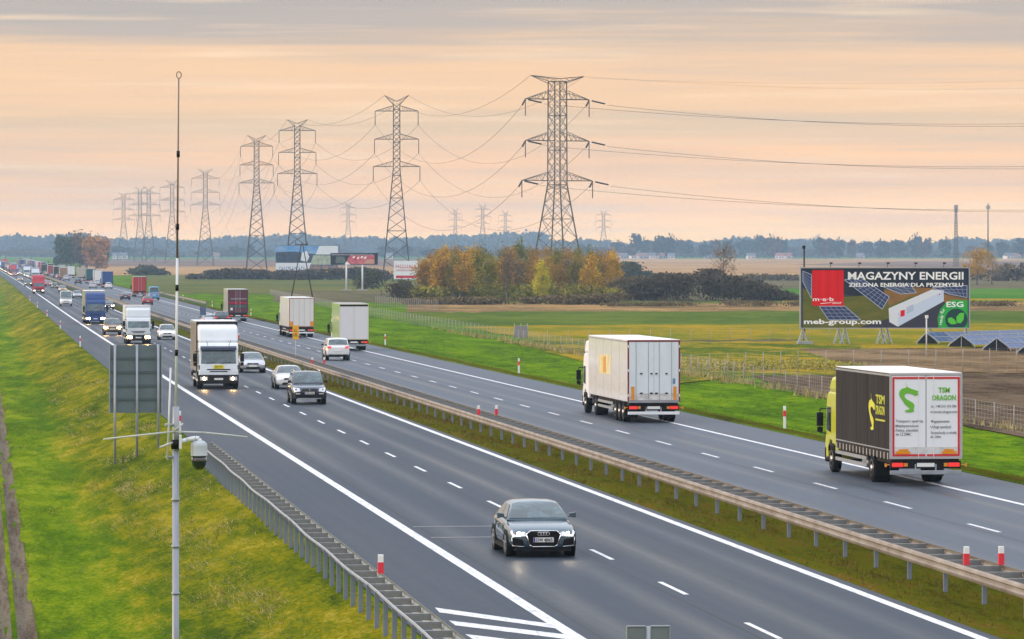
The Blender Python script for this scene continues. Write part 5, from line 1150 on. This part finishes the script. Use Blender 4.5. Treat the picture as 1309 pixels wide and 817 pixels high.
for cx_, two in ((1026, 0), (1072, 1), (1080, 1), (1127, 1), (1134.5, 1), (1190, 0), (1236, 0)):
    o = MB(); x0 = (cx_ - 1131.25) * mpx
    o.bar((x0 - .45, -.1, 0), (x0, .15, bzb + .05), .05).bar((x0 + .45, -.1, 0), (x0, .15, bzb + .05), .05).bar((x0 - .4, 1.1, 0), (x0, .2, bzb), .05).bar((x0 + .4, 1.1, 0), (x0, .2, bzb), .05)
    o.bar((x0 - .28, 0, .55), (x0 + .28, 0, .55), .035).bar((x0 - .4, -.05, .15), (x0 + .2, .1, 1.1), .03).bar((x0 + .4, -.05, .15), (x0 - .2, .1, 1.1), .03).build('support_leg', frm, bb)
MB().box((1023 - 1131) * mpx - .3, (1023 - 1131) * mpx + 1.1, -.5, .8, 0, .28).build('ballast_block', mat('concrete', (.33, .33, .33), .8), bb)
for u in (.175, .345, .515, .68, .85):
    x0 = -bw / 2 + u * bw; MB().path([(x0, .1, bzt + .1), (x0, -.25, bzt + .42), (x0, -.5, bzt + .5)], .022).box(x0 - .13, x0 + .13, -.62, -.36, bzt + .40, bzt + .54).build('floodlight', M['black'], bb)
# three smaller billboards on the left
b1 = mat('ad_sky_blue', (.06, .30, .70), .5, var2=(.35, .50, .68), vscale=(.3, 1, 1)); b2 = mat('ad_grey', (.08, .11, .17), .5, var=.6, vscale=(.6, 1, .6)); b3 = mat('ad_white', (.84, .87, .90), .5); bdk = mat('ad_dark', (.03, .035, .05), .5)
r, w_, zb, zt, poly = board(352.5, 432, 314, 352, 1400, 'wide pale blue and white billboard in two halves behind the timber pole', b2)
poly([(0, .99), (1, .99), (1, .70), (.6, .72), (.3, .80), (0, .78)], b1, 1); poly([(0, .0), (.56, 0), (.60, .42), (0, .42)], b3, 1); poly([(.70, .99), (1, .99), (1, .70), (.64, .70)], b3, 2)
poly([(.5, .0), (1, 0), (1, .36), (.56, .36)], mat('ad_colour_mix', (.45, .30, .10), .5, var2=(.05, .08, .30), vscale=(1.2, 1, 1.2)), 1.5); poly([(.56, .36), (1, .36), (1, .66), (.6, .68)], mat('ad_green_mix', (.30, .38, .22), .5, var2=(.62, .66, .55), vscale=(1, 1, 1)), 1.5)
poly([(.40, .5), (.50, .45), (.54, .62), (.50, .82), (.42, .76)], b3, 3); poly([(.72, .02), (.98, .02), (.98, .20), (.70, .12)], mat('ad_yellow', (.70, .50, .05), .5), 3)
strokes(-w_ / 2 + .27 * w_, -.03, zb + .19 * (zt - zb), .42 * w_, .9, 12, mat('ad_text_blue', (.12, .20, .34), .5), r, 6)
for u in (.01, .99): MB().bar((-w_ / 2 + u * w_, .1, -.1), (-w_ / 2 + u * w_, .1, zb), .22, 6).build('post', frm, r)
r, w_, zb, zt, poly = board(422.5, 483, 323.5, 338.5, 1010, 'low wide dark billboard with a red and pink picture on two white posts', bdk)
poly([(.34, .06), (.93, .06), (.93, .84), (.42, .80), (.36, .5)], mat('ad_crimson', (.60, .03, .08), .5, var2=(.62, .30, .30), vscale=(.9, 1, .9)), 1); poly([(.02, .80), (.9, .80), (.9, .92), (.02, .92)], mat('ad_stripe', (.35, .36, .4), .5, var=.7, vscale=(2, 1, 1)), 1)
poly([(.10, .15), (.32, .12), (.30, .7), (.12, .72)], mat('ad_green', (.04, .16, .12), .5, var2=(.25, .2, .22), vscale=(1, 1, 1)), 1); poly([(.30, .02), (.34, .30), (.42, .02)], prw, 2); poly([(.70, .1), (.92, .1), (.92, .5), (.76, .42)], mat('ad_peach', (.62, .35, .26), .5), 2)
for u_, v_ in ((.46, .55), (.55, .48), (.63, .56), (.70, .50)): poly([(u_, v_), (u_ + .05, v_ + .03), (u_ + .06, v_ + .20), (u_ + .02, v_ + .16)], prw, 3)
for dx in (-10, 10.5): MB().bar((dx * 1010 / FPX, .1, -.1), (dx * 1010 / FPX, .1, zb), .2, 8).build('post', pw, r); MB().box(dx * 1010 / FPX - 1.2, dx * 1010 / FPX + 1.2, -.9, 1.1, 0, .28).build('footing', MATS['concrete'], r)
r, w_, zb, zt, poly = board(503.5, 542, 333.5, 357, 1060, 'white billboard with red lettering at the left edge of the grove', b3)
redt = mat('ad_red', (.62, .03, .06), .5); strokes(-.10 * w_, -.02, zb + .60 * (zt - zb), .68 * w_, .85, 9, redt, r, 7); strokes(-.13 * w_, -.02, zb + .44 * (zt - zb), .6 * w_, .4, 14, redt, r, 8)
poly([(.07, .06), (.9, .06), (.9, .20), (.07, .20)], redt, 1)
for u in (.2, .8): MB().bar((-w_ / 2 + u * w_, .1, -.1), (-w_ / 2 + u * w_, .1, zb), .18, 6).build('post', M['wood'], r)
# ================================================================== solar arrays
pnl = mat('solar_panel', (.045, .10, .27), .35, 0, var=.2, vscale=(.4, .4, .4)); pfr = mat('solar_frame', (.55, .58, .62), .4, .6); shade = mat('array_shade', (.012, .012, .014), .8)
def tent(pxl, pxp, pxr, py_top, py_b, label, Ln=16.0):
    """east-west tent: steep dark gable towards the road, panelled slopes running back"""
    x, y, g = pick(pxp, py_b); Z = x * st_ + y * ct; r = empty('solar_array', (x, y, g), -TH, label, 'solar array', 'tent shaped solar arrays')
    k = Z / FPX; wl, wr2 = (pxl - pxp) * k, (pxr - pxp) * k; h = hz(py_top, Z) - g; hb = .25; sk = 1.3      # ridge leans away to the right as it runs back
    ridge = lambda t: (t * Ln * sk * .55, t * Ln, h + .0); el = lambda t: (wl + t * Ln * sk * .55, t * Ln, hb); er = lambda t: (wr2 + t * Ln * sk * .55, t * Ln, hb)
    n = 6
    for side, low in ((0, el), (1, er)):
        src = None
        for i in range(n):
            for j in range(2):
                t0, t1 = (i + .01) / n, (i + .99) / n; s0, s1 = (j + .01) / 2, (j + .99) / 2
                q = [lp(ridge(t0), low(t0), s0), lp(ridge(t1), low(t1), s0), lp(ridge(t1), low(t1), s1), lp(ridge(t0), low(t0), s1)]
                m_ = MB(); up = .04; m_.add(q + [(a, b, c + up) for a, b, c in q], [(3, 2, 1, 0), (4, 5, 6, 7), (0, 1, 5, 4), (1, 2, 6, 5), (2, 3, 7, 6), (3, 0, 4, 7)]); o = m_.build('solar_panel', pnl, r)
                fr = MB(); qq = [(a, b, c + up + .01) for a, b, c in q]
                for a_, b_ in zip(qq, qq[1:] + qq[:1]): fr.bar(a_, b_, .04, 4)
                for c_ in (1, 2): fr.bar(lp(qq[0], qq[1], c_ / 3), lp(qq[3], qq[2], c_ / 3), .010, 3); fr.bar(lp(qq[0], qq[3], c_ / 3), lp(qq[1], qq[2], c_ / 3), .010, 3)
                fr.build('panel_frame', pfr, o, fix=False)
    MB().prism([(wl * .96, .12), (0, h - .06), (wr2 * .96, .12)], .15, .2, 'xz').build('gable_shade', shade, r)  # near-black sheet standing in for the shade inside the tent end
    MB().bar((wl, 0, hb), (0, 0, h + .03), .045).bar((wr2, 0, hb), (0, 0, h + .03), .045).bar((wl, 0, hb), (wl, 0, 0), .04).bar((wr2, 0, hb), (wr2, 0, 0), .04).bar((0, .1, 0), (0, .1, h), .04).build('support_frame', pfr, r)
tent(1172, 1184, 1200, 425.5, 441, 'leftmost tent shaped row of solar panels beside the thin white post')
tent(1212, 1229, 1246, 429, 445, 'second row of solar panels from the left, nearer than the first')
tent(1256, 1274, 1292, 432.5, 449.5, 'third row of solar panels from the left, last one wholly in view')
tent(1300, 1319, 1338, 435.5, 454, 'rightmost row of solar panels running out of the picture')
# ================================================================== vegetation
def leafm(name, a, b, rnd=.35): return mat(name, a, .85, var2=b, vscale=(.7, .7, .7), spec=.03, rnd=rnd, lo=.4, hi=.62)
def crown_mesh(name, m, n, rad, leaf, seed, clumps=14, shape='round', squash=1.0):
    """leaf clumps gathered in a crown of radii rad (x,y,z) centred on z=0; returns mesh data"""
    g = np.random.default_rng(seed); c = g.normal(size=(clumps, 3)); c /= np.linalg.norm(c, axis=1)[:, None]; c *= g.uniform(.35, .86, (clumps, 1))
    if shape == 'flame': c[:, :2] *= (1.05 - .55 * (c[:, 2:3] * .5 + .5))
    k = g.integers(0, clumps, n); s = g.uniform(.16, .38, clumps)[k][:, None]
    p = c[k] + g.normal(size=(n, 3)) * s * .62; p *= np.array(rad)[None]
    lz = leaf * g.uniform(.6, 1.3, n); u = g.normal(size=(n, 3)); u /= np.linalg.norm(u, axis=1)[:, None]; v = np.cross(u, g.normal(size=(n, 3))); v /= np.linalg.norm(v, axis=1)[:, None]
    q = np.stack([p - u * lz[:, None], p + v * lz[:, None] * .6, p + u * lz[:, None], p - v * lz[:, None] * .6], 1).reshape(-1, 3)
    me = bpy.data.meshes.new(name); f = np.arange(4 * n).reshape(-1, 4)
    me.vertices.add(len(q)); me.vertices.foreach_set('co', q.astype(np.float32).ravel()); me.loops.add(4 * n); me.loops.foreach_set('vertex_index', f.astype(np.int32).ravel())
    me.polygons.add(n); me.polygons.foreach_set('loop_start', np.arange(0, 4 * n, 4, dtype=np.int32)); me.polygons.foreach_set('loop_total', np.full(n, 4, dtype=np.int32)); me.update(calc_edges=True); me.materials.append(m); return me
bark = mat('bark_grey', (.10, .085, .07), .9, var=.4, vscale=(3, 3, 1)); birch = mat('bark_birch', (.34, .31, .28), .85, var2=(.08, .07, .06), vscale=(3, 3, 5))
def trunk_mesh(name, m, h, r, seed, limbs=7, spread=.35):
    g = random.Random(seed); mb = MB(); x = y = 0.0; pts = [(0, 0, -.2)]
    for k in range(1, 6): x += g.uniform(-.03, .03) * h; y += g.uniform(-.03, .03) * h; pts.append((x, y, h * k / 5))
    for i, (a, b) in enumerate(zip(pts, pts[1:])): mb.bar(a, b, r * (1 - i / 5.3), 7, r * (1 - (i + 1) / 5.3), True)
    for k in range(limbs):
        t = g.uniform(.3, .92); i = min(4, int(t * 5)); p = lp(pts[i], pts[i + 1], t * 5 - i); an = g.uniform(0, 6.28); l = h * spread * g.uniform(.6, 1.1) * (1.1 - t * .6)
        q = (p[0] + math.cos(an) * l * .6, p[1] + math.sin(an) * l * .6, p[2] + l * .55); mb.bar(p, q, r * .32, 5, r * .14, True)
        q2 = (q[0] + math.cos(an + .5) * l * .3, q[1] + math.sin(an + .5) * l * .3, q[2] + l * .45); mb.bar(q, q2, r * .14, 4, r * .05, True)
        q3 = (q[0] + math.cos(an - .8) * l * .35, q[1] + math.sin(an - .8) * l * .35, q[2] + l * .3); mb.bar(q, q3, r * .12, 4, r * .04, True)
    o = mb.build(name, m); me = o.data; bpy.data.objects.remove(o); return me
def tree(name, label, px, Z, h, wd, cmesh, tmesh, crad, ch=.62, group=None, cat='tree', dy=0.0, trunk_h=6.0):
    x, y = at(px, Z); y += dy; g = G(x, y); r = empty(name, (x, y, g - .05), random.uniform(0, 6.28), label, cat, group)
    c = bpy.data.objects.new('crown', cmesh); COL.objects.link(c); c.parent = r; c.location = (0, 0, h * (1 - ch / 2)); c.scale = (wd / 2 / crad[0], wd / 2 / crad[1], h * ch / 2 / crad[2]); c.rotation_euler = (0, 0, random.uniform(0, 6.28))
    t = bpy.data.objects.new('trunk', tmesh); COL.objects.link(t); t.parent = r; s = h * .93 / trunk_h; t.scale = (s, s, s); return r
ct_ = (3, 3, 5)
LC = {'rust': leafm('leaves_rust', (.42, .225, .03), (.30, .20, .035)), 'orange': leafm('leaves_orange', (.62, .35, .03), (.46, .30, .035)), 'olive': leafm('leaves_olive', (.20, .20, .025), (.30, .22, .03)), 'green': leafm('leaves_green', (.12, .16, .03), (.22, .21, .03)),
      'yellow': leafm('leaves_yellow', (.66, .52, .01), (.40, .40, .02), .1), 'brown': leafm('leaves_brown', (.30, .19, .09), (.20, .15, .08)), 'dark': leafm('leaves_dark', (.045, .045, .030), (.075, .055, .035)), 'plum': leafm('leaves_plum', (.085, .05, .045), (.05, .045, .04))}
CM = {}
for i, (k, m) in enumerate(LC.items()):
    for j in range(2): CM[k, j] = crown_mesh('crown_' + k, m, 2300, ct_, .24, 20 + i * 3 + j, 20, 'flame')
TM = [trunk_mesh('trunk', birch, 6, .09, 3, 9), trunk_mesh('trunk', bark, 6, .10, 4, 9), trunk_mesh('trunk', birch, 6, .08, 8, 8)]
rg_ = random.Random(5)
seq = ['rust', 'orange', 'rust', 'orange', 'rust', 'olive', 'rust', 'orange', 'olive', 'olive', 'green', 'olive', 'olive', 'rust', 'brown', 'rust', 'brown', 'olive', 'rust', 'rust', 'olive', 'rust', 'olive', 'rust', 'brown', 'olive', 'rust', 'rust', 'orange', 'olive', 'rust', 'orange', 'orange']
word = {'rust': 'rust coloured', 'orange': 'bright orange', 'olive': 'olive green', 'green': 'dark green', 'brown': 'greyish brown', 'yellow': 'bright yellow', 'dark': 'dark', 'plum': 'dull plum coloured'}
for i, k in enumerate(seq):
    px = 541 + i * (785 - 541) / (len(seq) - 1) + rg_.uniform(-3, 3); Z = 800 + rg_.uniform(-18, 30)
    tree('birch_tree', '%s tree, %s from the left in the front row of the grove' % (word[k], ordn[i]), px, Z, rg_.uniform(7.8, 9.8) * (.86 if i == 0 else 1), rg_.uniform(3.8, 5.4), CM[k, i % 2], TM[i % 3], ct_, .84, 'trees of the autumn grove')
seq2 = ['rust', 'olive', 'orange', 'rust', 'olive', 'orange', 'olive', 'green', 'olive', 'rust', 'green', 'olive', 'rust', 'rust', 'olive', 'rust', 'rust', 'olive', 'green', 'rust', 'rust']
for i, k in enumerate(seq2):
    px = 552 + i * (778 - 552) / (len(seq2) - 1) + rg_.uniform(-4, 4); Z = 850 + rg_.uniform(-10, 30)
    tree('birch_tree', '%s tree, %s from the left in the back row of the grove' % (word[k], ordn[i]), px, Z, rg_.uniform(9.2, 11.0), rg_.uniform(4.0, 5.6), CM[k, (i + 1) % 2], TM[(i + 1) % 3], ct_, .8, 'trees of the autumn grove')
yel = crown_mesh('crown_yellow_tree', LC['yellow'], 3600, ct_, .22, 77, 32, 'flame')
tree('small_yellow_tree', 'small bright yellow tree standing in front of the right half of the grove', 693.5, 775, 7.2, 4.3, yel, TM[0], ct_, .93, None)
# bushes and thickets: leafy masses
def thicket(name, label, px0, px1, pyb, hts, m, n, leaf, Z=None, dep=14, cat='bushes'):
    """hts: list of (fraction along, height m)"""
    a = pick(px0, pyb); b = pick(px1, pyb); g = np.random.default_rng(int(px0 * 7 + pyb)); L = math.hypot(b[0] - a[0], b[1] - a[1])
    nc = max(14, int(L * dep / 9)); cs = g.uniform(0, 1, nc); hx = np.interp(cs, [q[0] for q in hts], [q[1] for q in hts]) * g.uniform(.72, 1.06, nc); k = g.integers(0, nc, n)
    t = cs[k] + g.normal(size=n) * 1.1 / L; dpt = g.uniform(0, dep, nc)[k] + g.normal(size=n) * .8; hh = hx[k] * np.sqrt(g.uniform(0, 1, n)) + g.normal(size=n) * .12
    x = a[0] + (b[0] - a[0]) * t; y = a[1] + (b[1] - a[1]) * t + dpt; z = np.array([P(q) for q in y]) + np.maximum(hh, .05)
    p = np.c_[x, y, z]; lz = leaf * g.uniform(.6, 1.3, n); u = g.normal(size=(n, 3)); u /= np.linalg.norm(u, axis=1)[:, None]; v = np.cross(u, g.normal(size=(n, 3))); v /= np.linalg.norm(v, axis=1)[:, None]
    q = np.stack([p - u * lz[:, None], p + v * lz[:, None] * .7, p + u * lz[:, None], p - v * lz[:, None] * .7], 1).reshape(-1, 3)
    return tag(mesh_np(name, q, np.arange(4 * n).reshape(-1, 4), m), label, cat, kind='stuff')
dkb = leafm('bush_dark', (.075, .062, .042), (.11, .085, .052), 0); brn = leafm('bush_brown', (.19, .14, .065), (.13, .105, .05), 0); grb = leafm('bush_green', (.06, .075, .03), (.10, .09, .04), 0)
thicket('thicket', 'large dark leafless thicket right of the grove', 815, 1020, 385, [(0, 3.2), (.12, 4.8), (.4, 5.6), (.6, 5.2), (.85, 2.4), (1, .6)], dkb, 26000, .26, dep=20)
thicket('thicket', 'olive bushes between the grove and the dark thicket', 786, 835, 384, [(0, 3.5), (.5, 4.6), (1, 3.0)], brn, 6000, .26)
thicket('thicket', 'dark green bush behind the right end of the grove', 786, 836, 361, [(0, 3.0), (.5, 6.2), (1, 2.2)], grb, 6000, .45)
thicket('thicket', 'brown undergrowth along the foot of the grove', 528, 800, 390, [(0, 1.0), (.5, 1.2), (1, 1.8)], brn, 12000, .22, dep=10)
thicket('thicket', 'olive brush between the trunks of the grove', 535, 795, 386, [(0, 2.4), (.5, 3.0), (1, 2.8)], LC['olive'], 12000, .3, dep=24)
thicket('thicket', 'long low dark hedge left of the wide pale billboard', 246, 352, 357.5, [(0, 1.2), (.12, 2.4), (.5, 3.4), (1, 2.8)], dkb, 9000, .5)
thicket('thicket', 'dark hedge behind the legs of the low wide billboard', 352, 502, 358, [(0, 2.6), (.5, 3.4), (.8, 3.8), (1, 2.0)], dkb, 9000, .5)
thicket('thicket', 'dark hedge beside the road above the red box lorry', 170, 212, 352, [(0, 2.4), (.5, 3.6), (1, 1.0)], grb, 3000, .6)
thicket('thicket', 'low scrub in the field behind the large billboard', 960, 1300, 359, [(0, 2.0), (.3, 1.4), (.6, 1.8), (.8, 3.2), (1, 5.5)], brn, 9000, .45)
thicket('thicket', 'dark scrub at the right edge below the autumn tree', 1282, 1420, 360, [(0, 2.0), (.3, 5.5), (1, 6)], dkb, 6000, .5)
thicket('thicket', 'ragged brown weeds along the edge of the dry grass strip', 780, 1300, 392, [(0, .5), (.3, .9), (1, .8)], brn, 9000, .16, dep=5)
thicket('yellow_weeds', 'yellow flowering weeds in front of the solar yard fence', 880, 1110, 474, [(0, .25), (.5, .5), (1, .4)], mat('weed_yellow', (.45, .35, .03), .8, var2=(.16, .2, .03), vscale=(.5, .5, .5)), 9000, .09, dep=14)
thicket('shrub', 'small bare bush beside the white billboard', 508, 530, 386, [(0, 2.2), (.5, 4.4), (1, 2.6)], dkb, 1600, .2, dep=4)
thicket('shrub', 'grey bush right of the low wide billboard posts', 462, 484, 370, [(0, 2.0), (.5, 5.0), (1, 2.6)], grb, 1500, .3, dep=5)
# far single trees
crb = crown_mesh('crown_clump_dark', leafm('leaves_blue_green', (.05, .085, .04), (.07, .09, .04)), 2600, (5, 5, 5), .55, 91, 22); cro = crown_mesh('crown_clump_orange', leafm('leaves_copper', (.50, .22, .04), (.32, .17, .05)), 2600, (5, 5, 5), .55, 92, 22); crp = crown_mesh('crown_clump_plum', leafm('leaves_umber', (.20, .12, .07), (.12, .09, .05)), 2600, (5, 5, 5), .55, 93, 22)
tb = trunk_mesh('trunk', bark, 6, .14, 12, 9)
for px, h, wd, cm_, lb in ((80, 16, 11, crb, 'dark green tree at the left end of the clump by the road'), (91, 18, 13, crp, 'umber tree second from the left in the clump by the road'), (102, 20, 14, crp, 'tallest dark tree in the middle of the clump by the road'), (111, 18, 12, crp, 'plum brown tree right of the tallest one in the clump by the road'), (123, 17, 14, cro, 'copper orange tree at the right end of the clump by the road'), (131, 12, 6.5, crb, 'low dark tree at the far right foot of the clump by the road')):
    tree('roadside_tree', lb, px, 2250 - (25 if cm_ is cro or px < 85 else 0), h * 1.02, wd * 1.1, cm_, tb, (5, 5, 5), .92, 'clump of trees beside the motorway')
spar = crown_mesh('crown_sparse', LC['brown'], 1100, (5, 5, 5), .22, 95, 26)
tree('bare_tree', 'half bare tree rising above the dark thicket', 925, 900, 11.0, 6.4, spar, trunk_mesh('trunk', bark, 6, .09, 22, 16, .5), (5, 5, 5), .8)
spo = crown_mesh('crown_autumn_tree', LC['orange'], 2800, (5, 5, 5), .28, 96, 26)
tree('autumn_tree', 'orange autumn tree right of the large billboard', 1249, 1180, 9.9, 8.4, spo, tb, (5, 5, 5), .72); tree('bare_tree', 'thin brown tree leaning beside the orange autumn tree', 1268, 1200, 9.0, 5.0, spar, tb, (5, 5, 5), .75)
vr = random.Random(3)
vt = [crown_mesh('crown_village', leafm('leaves_village_%d' % i, a, b), 500, (5, 5, 5), 1.1, 200 + i, 16) for i, (a, b) in enumerate((((.015, .03, .018), (.03, .04, .02)), ((.07, .05, .03), (.11, .06, .03)), ((.02, .03, .022), (.035, .04, .025))))]
vpx = [790, 803, 815, 823, 834, 843, 858, 866, 876, 900, 912, 930, 951, 963, 969, 985, 991, 1003, 1047, 1055, 1060, 1074, 1090, 1110, 1124, 1133, 1148, 1172, 1180, 1187, 1208, 1240, 1262, 1281, 1298, 1306, 490, 504, 520, 545, 560, 590, 615, 640, 700, 745, 770, 430, 400, 345, 320, 300, 285, 150, 165, 205]
for i, px in enumerate(vpx):
    nm = ('village_tree', 'distant tree'); k = i % 3
    tree('distant_tree', '%s distant tree, %s along the skyline counted from the left' % (('dark green', 'brownish', 'grey green')[k], ordn[sorted(vpx).index(px)]),
         px + vr.uniform(-2, 2), vr.uniform(4300, 4700), vr.uniform(11, 19) * (1.3 if px > 780 else .75), vr.uniform(11, 19), vt[k], tb, (5, 5, 5), .88, 'distant trees along the skyline')
# village houses
hwm = [mat('house_white', (.72, .70, .68), .7), mat('house_cream', (.55, .50, .42), .7), mat('house_grey', (.36, .37, .40), .7)]; hrm = [mat('roof_grey', (.13, .13, .15), .8), mat('roof_brown', (.22, .13, .12), .8), mat('roof_red', (.26, .12, .10), .8)]; hwn = mat('house_window', (.05, .06, .08), .3)
hl = [(784, 0, 0), (796, 2, 0), (809, 0, 0), (821, 2, 1), (834, 0, 0), (846, 2, 2), (858, 0, 0), (905, 2, 0), (960, 0, 0), (998, 0, 2), (1008, 1, 2), (1100, 2, 0), (1290, 0, 0), (1300, 1, 2), (497, 0, 0), (436, 1, 1), (150, 0, 0), (158, 0, 0), (276, 1, 1), (395, 0, 0)]
for i, (px, a, b) in enumerate(hl):
    x, y = at(px, 4250 + (i * 53) % 140); g = P(y); wd = vr.uniform(6, 10); r = empty('village_house', (x, y, g), vr.uniform(-.5, .5), '%s walled distant house with %s roof, %s from the left along the skyline' % (('white', 'cream', 'grey')[a], ('grey', 'brown', 'reddish')[b], ordn[sorted(q[0] for q in hl).index(px)]), 'house', 'distant village houses')
    MB().box(-wd / 2, wd / 2, -4, 4, 0, 3.2).build('wall', hwm[a], r); MB().prism([(-4.6, 3.2), (4.6, 3.2), (0, 6.0)], -wd / 2 - .3, wd / 2 + .3).build('roof', hrm[b], r)
    for u in (-.3, .1, .35): MB().box(u * wd - .6, u * wd + .6, -4.03, -4.0, 1.0, 2.3).build('window', hwn, r)
# far forest: one uncountable mass of lumpy crowns
def forest(name, label, Z0, Z1, px0, px1, n, hfun, leaf, m, seed):
    g = np.random.default_rng(seed); px = g.uniform(px0, px1, n); Z = g.uniform(Z0, Z1, n); X = (px - CX) / FPX * Z; x = X * ct + Z * st_; y = -X * st_ + Z * ct
    base = np.array([P(q) for q in y]); h = np.array([hfun(p) for p in px]) * g.uniform(.82, 1.05, n); k = 90
    d = g.normal(size=(n, k, 3)); d /= np.linalg.norm(d, axis=2)[:, :, None]; d *= g.uniform(.4, 1, (n, k, 1)); rad = g.uniform(5, 9, n)
    p = np.empty((n, k, 3)); p[:, :, 0] = x[:, None] + d[:, :, 0] * rad[:, None]; p[:, :, 1] = y[:, None] + d[:, :, 1] * rad[:, None]; p[:, :, 2] = base[:, None] + h[:, None] * (.52 + .48 * d[:, :, 2])
    p = p.reshape(-1, 3); N_ = len(p); lz = leaf * g.uniform(.6, 1.4, N_); u = g.normal(size=(N_, 3)); u /= np.linalg.norm(u, axis=1)[:, None]; v = np.cross(u, g.normal(size=(N_, 3))); v /= np.linalg.norm(v, axis=1)[:, None]
    q = np.stack([p - u * lz[:, None], p + v * lz[:, None], p + u * lz[:, None], p - v * lz[:, None]], 1).reshape(-1, 3)
    return tag(mesh_np(name, q, np.arange(4 * N_).reshape(-1, 4), m), label, 'woodland', kind='stuff')
def hf(px): return 27 + 3.5 * math.sin(px * .021) + 2 * math.sin(px * .067 + 1) + (4 if 500 < px < 700 else 0) - (5 if 700 < px < 800 else 0) - (5 if 800 < px else 0)
fo = leafm('forest_leaves', (.05, .065, .05), (.09, .08, .06), 0); fo2 = leafm('forest_leaves_autumn', (.10, .07, .045), (.05, .055, .035), 0)
forest('distant_forest', 'long blue hazy forest along the whole horizon', 6100, 6800, -120, 1430, 1500, hf, 2.6, fo, 1)
forest('distant_woodland', 'lower belt of woodland in front of the horizon forest', 5000, 5400, -120, 780, 420, lambda p: 8 + 4 * math.sin(p * .05), 1.8, fo2, 2)
forest('distant_woodland', 'ragged woodland behind the village on the right', 4900, 5400, 780, 1430, 260, lambda p: 8 + 4 * math.sin(p * .045), 1.9, fo2, 3)
# bridge across the motorway far away
yb = 2900; r = empty('road_bridge', (19 + bend(yb), yb, P(yb)), 0, 'distant road bridge crossing above the far traffic', 'bridge')
cn = mat('bridge_concrete', (.20, .21, .23), .8)
MB().box(-38, 38, -4, 4, 6.9, 7.8).build('deck', cn, r); MB().box(-38, 38, -4.1, -4.0, 7.8, 8.5).box(-38, 38, 4, 4.1, 7.8, 8.5).build('parapet', cn, r)
for px_ in (-14, 2.8, 19): MB().box(px_ - .5, px_ + .5, -3.5, 3.5, -.5, 6.6).build('pier', cn, r)
# ================================================================== haze
hb = MB().box(-1500, 3400, -150, 7100, -4, 95).build('haze', bpy.data.materials.new('haze_air'), None); tag(hb, kind='stuff')
hm = hb.data.materials[0]; hm.use_nodes = True; ht = hm.node_tree; ht.nodes.clear(); ho = ht.nodes.new('ShaderNodeOutputMaterial'); hv = ht.nodes.new('ShaderNodeVolumePrincipled')
hv.inputs['Color'].default_value = (.52, .76, 1, 1); hv.inputs['Density'].default_value = HAZE; hv.inputs['Anisotropy'].default_value = .0; ht.links.new(hv.outputs[0], ho.inputs['Volume'])
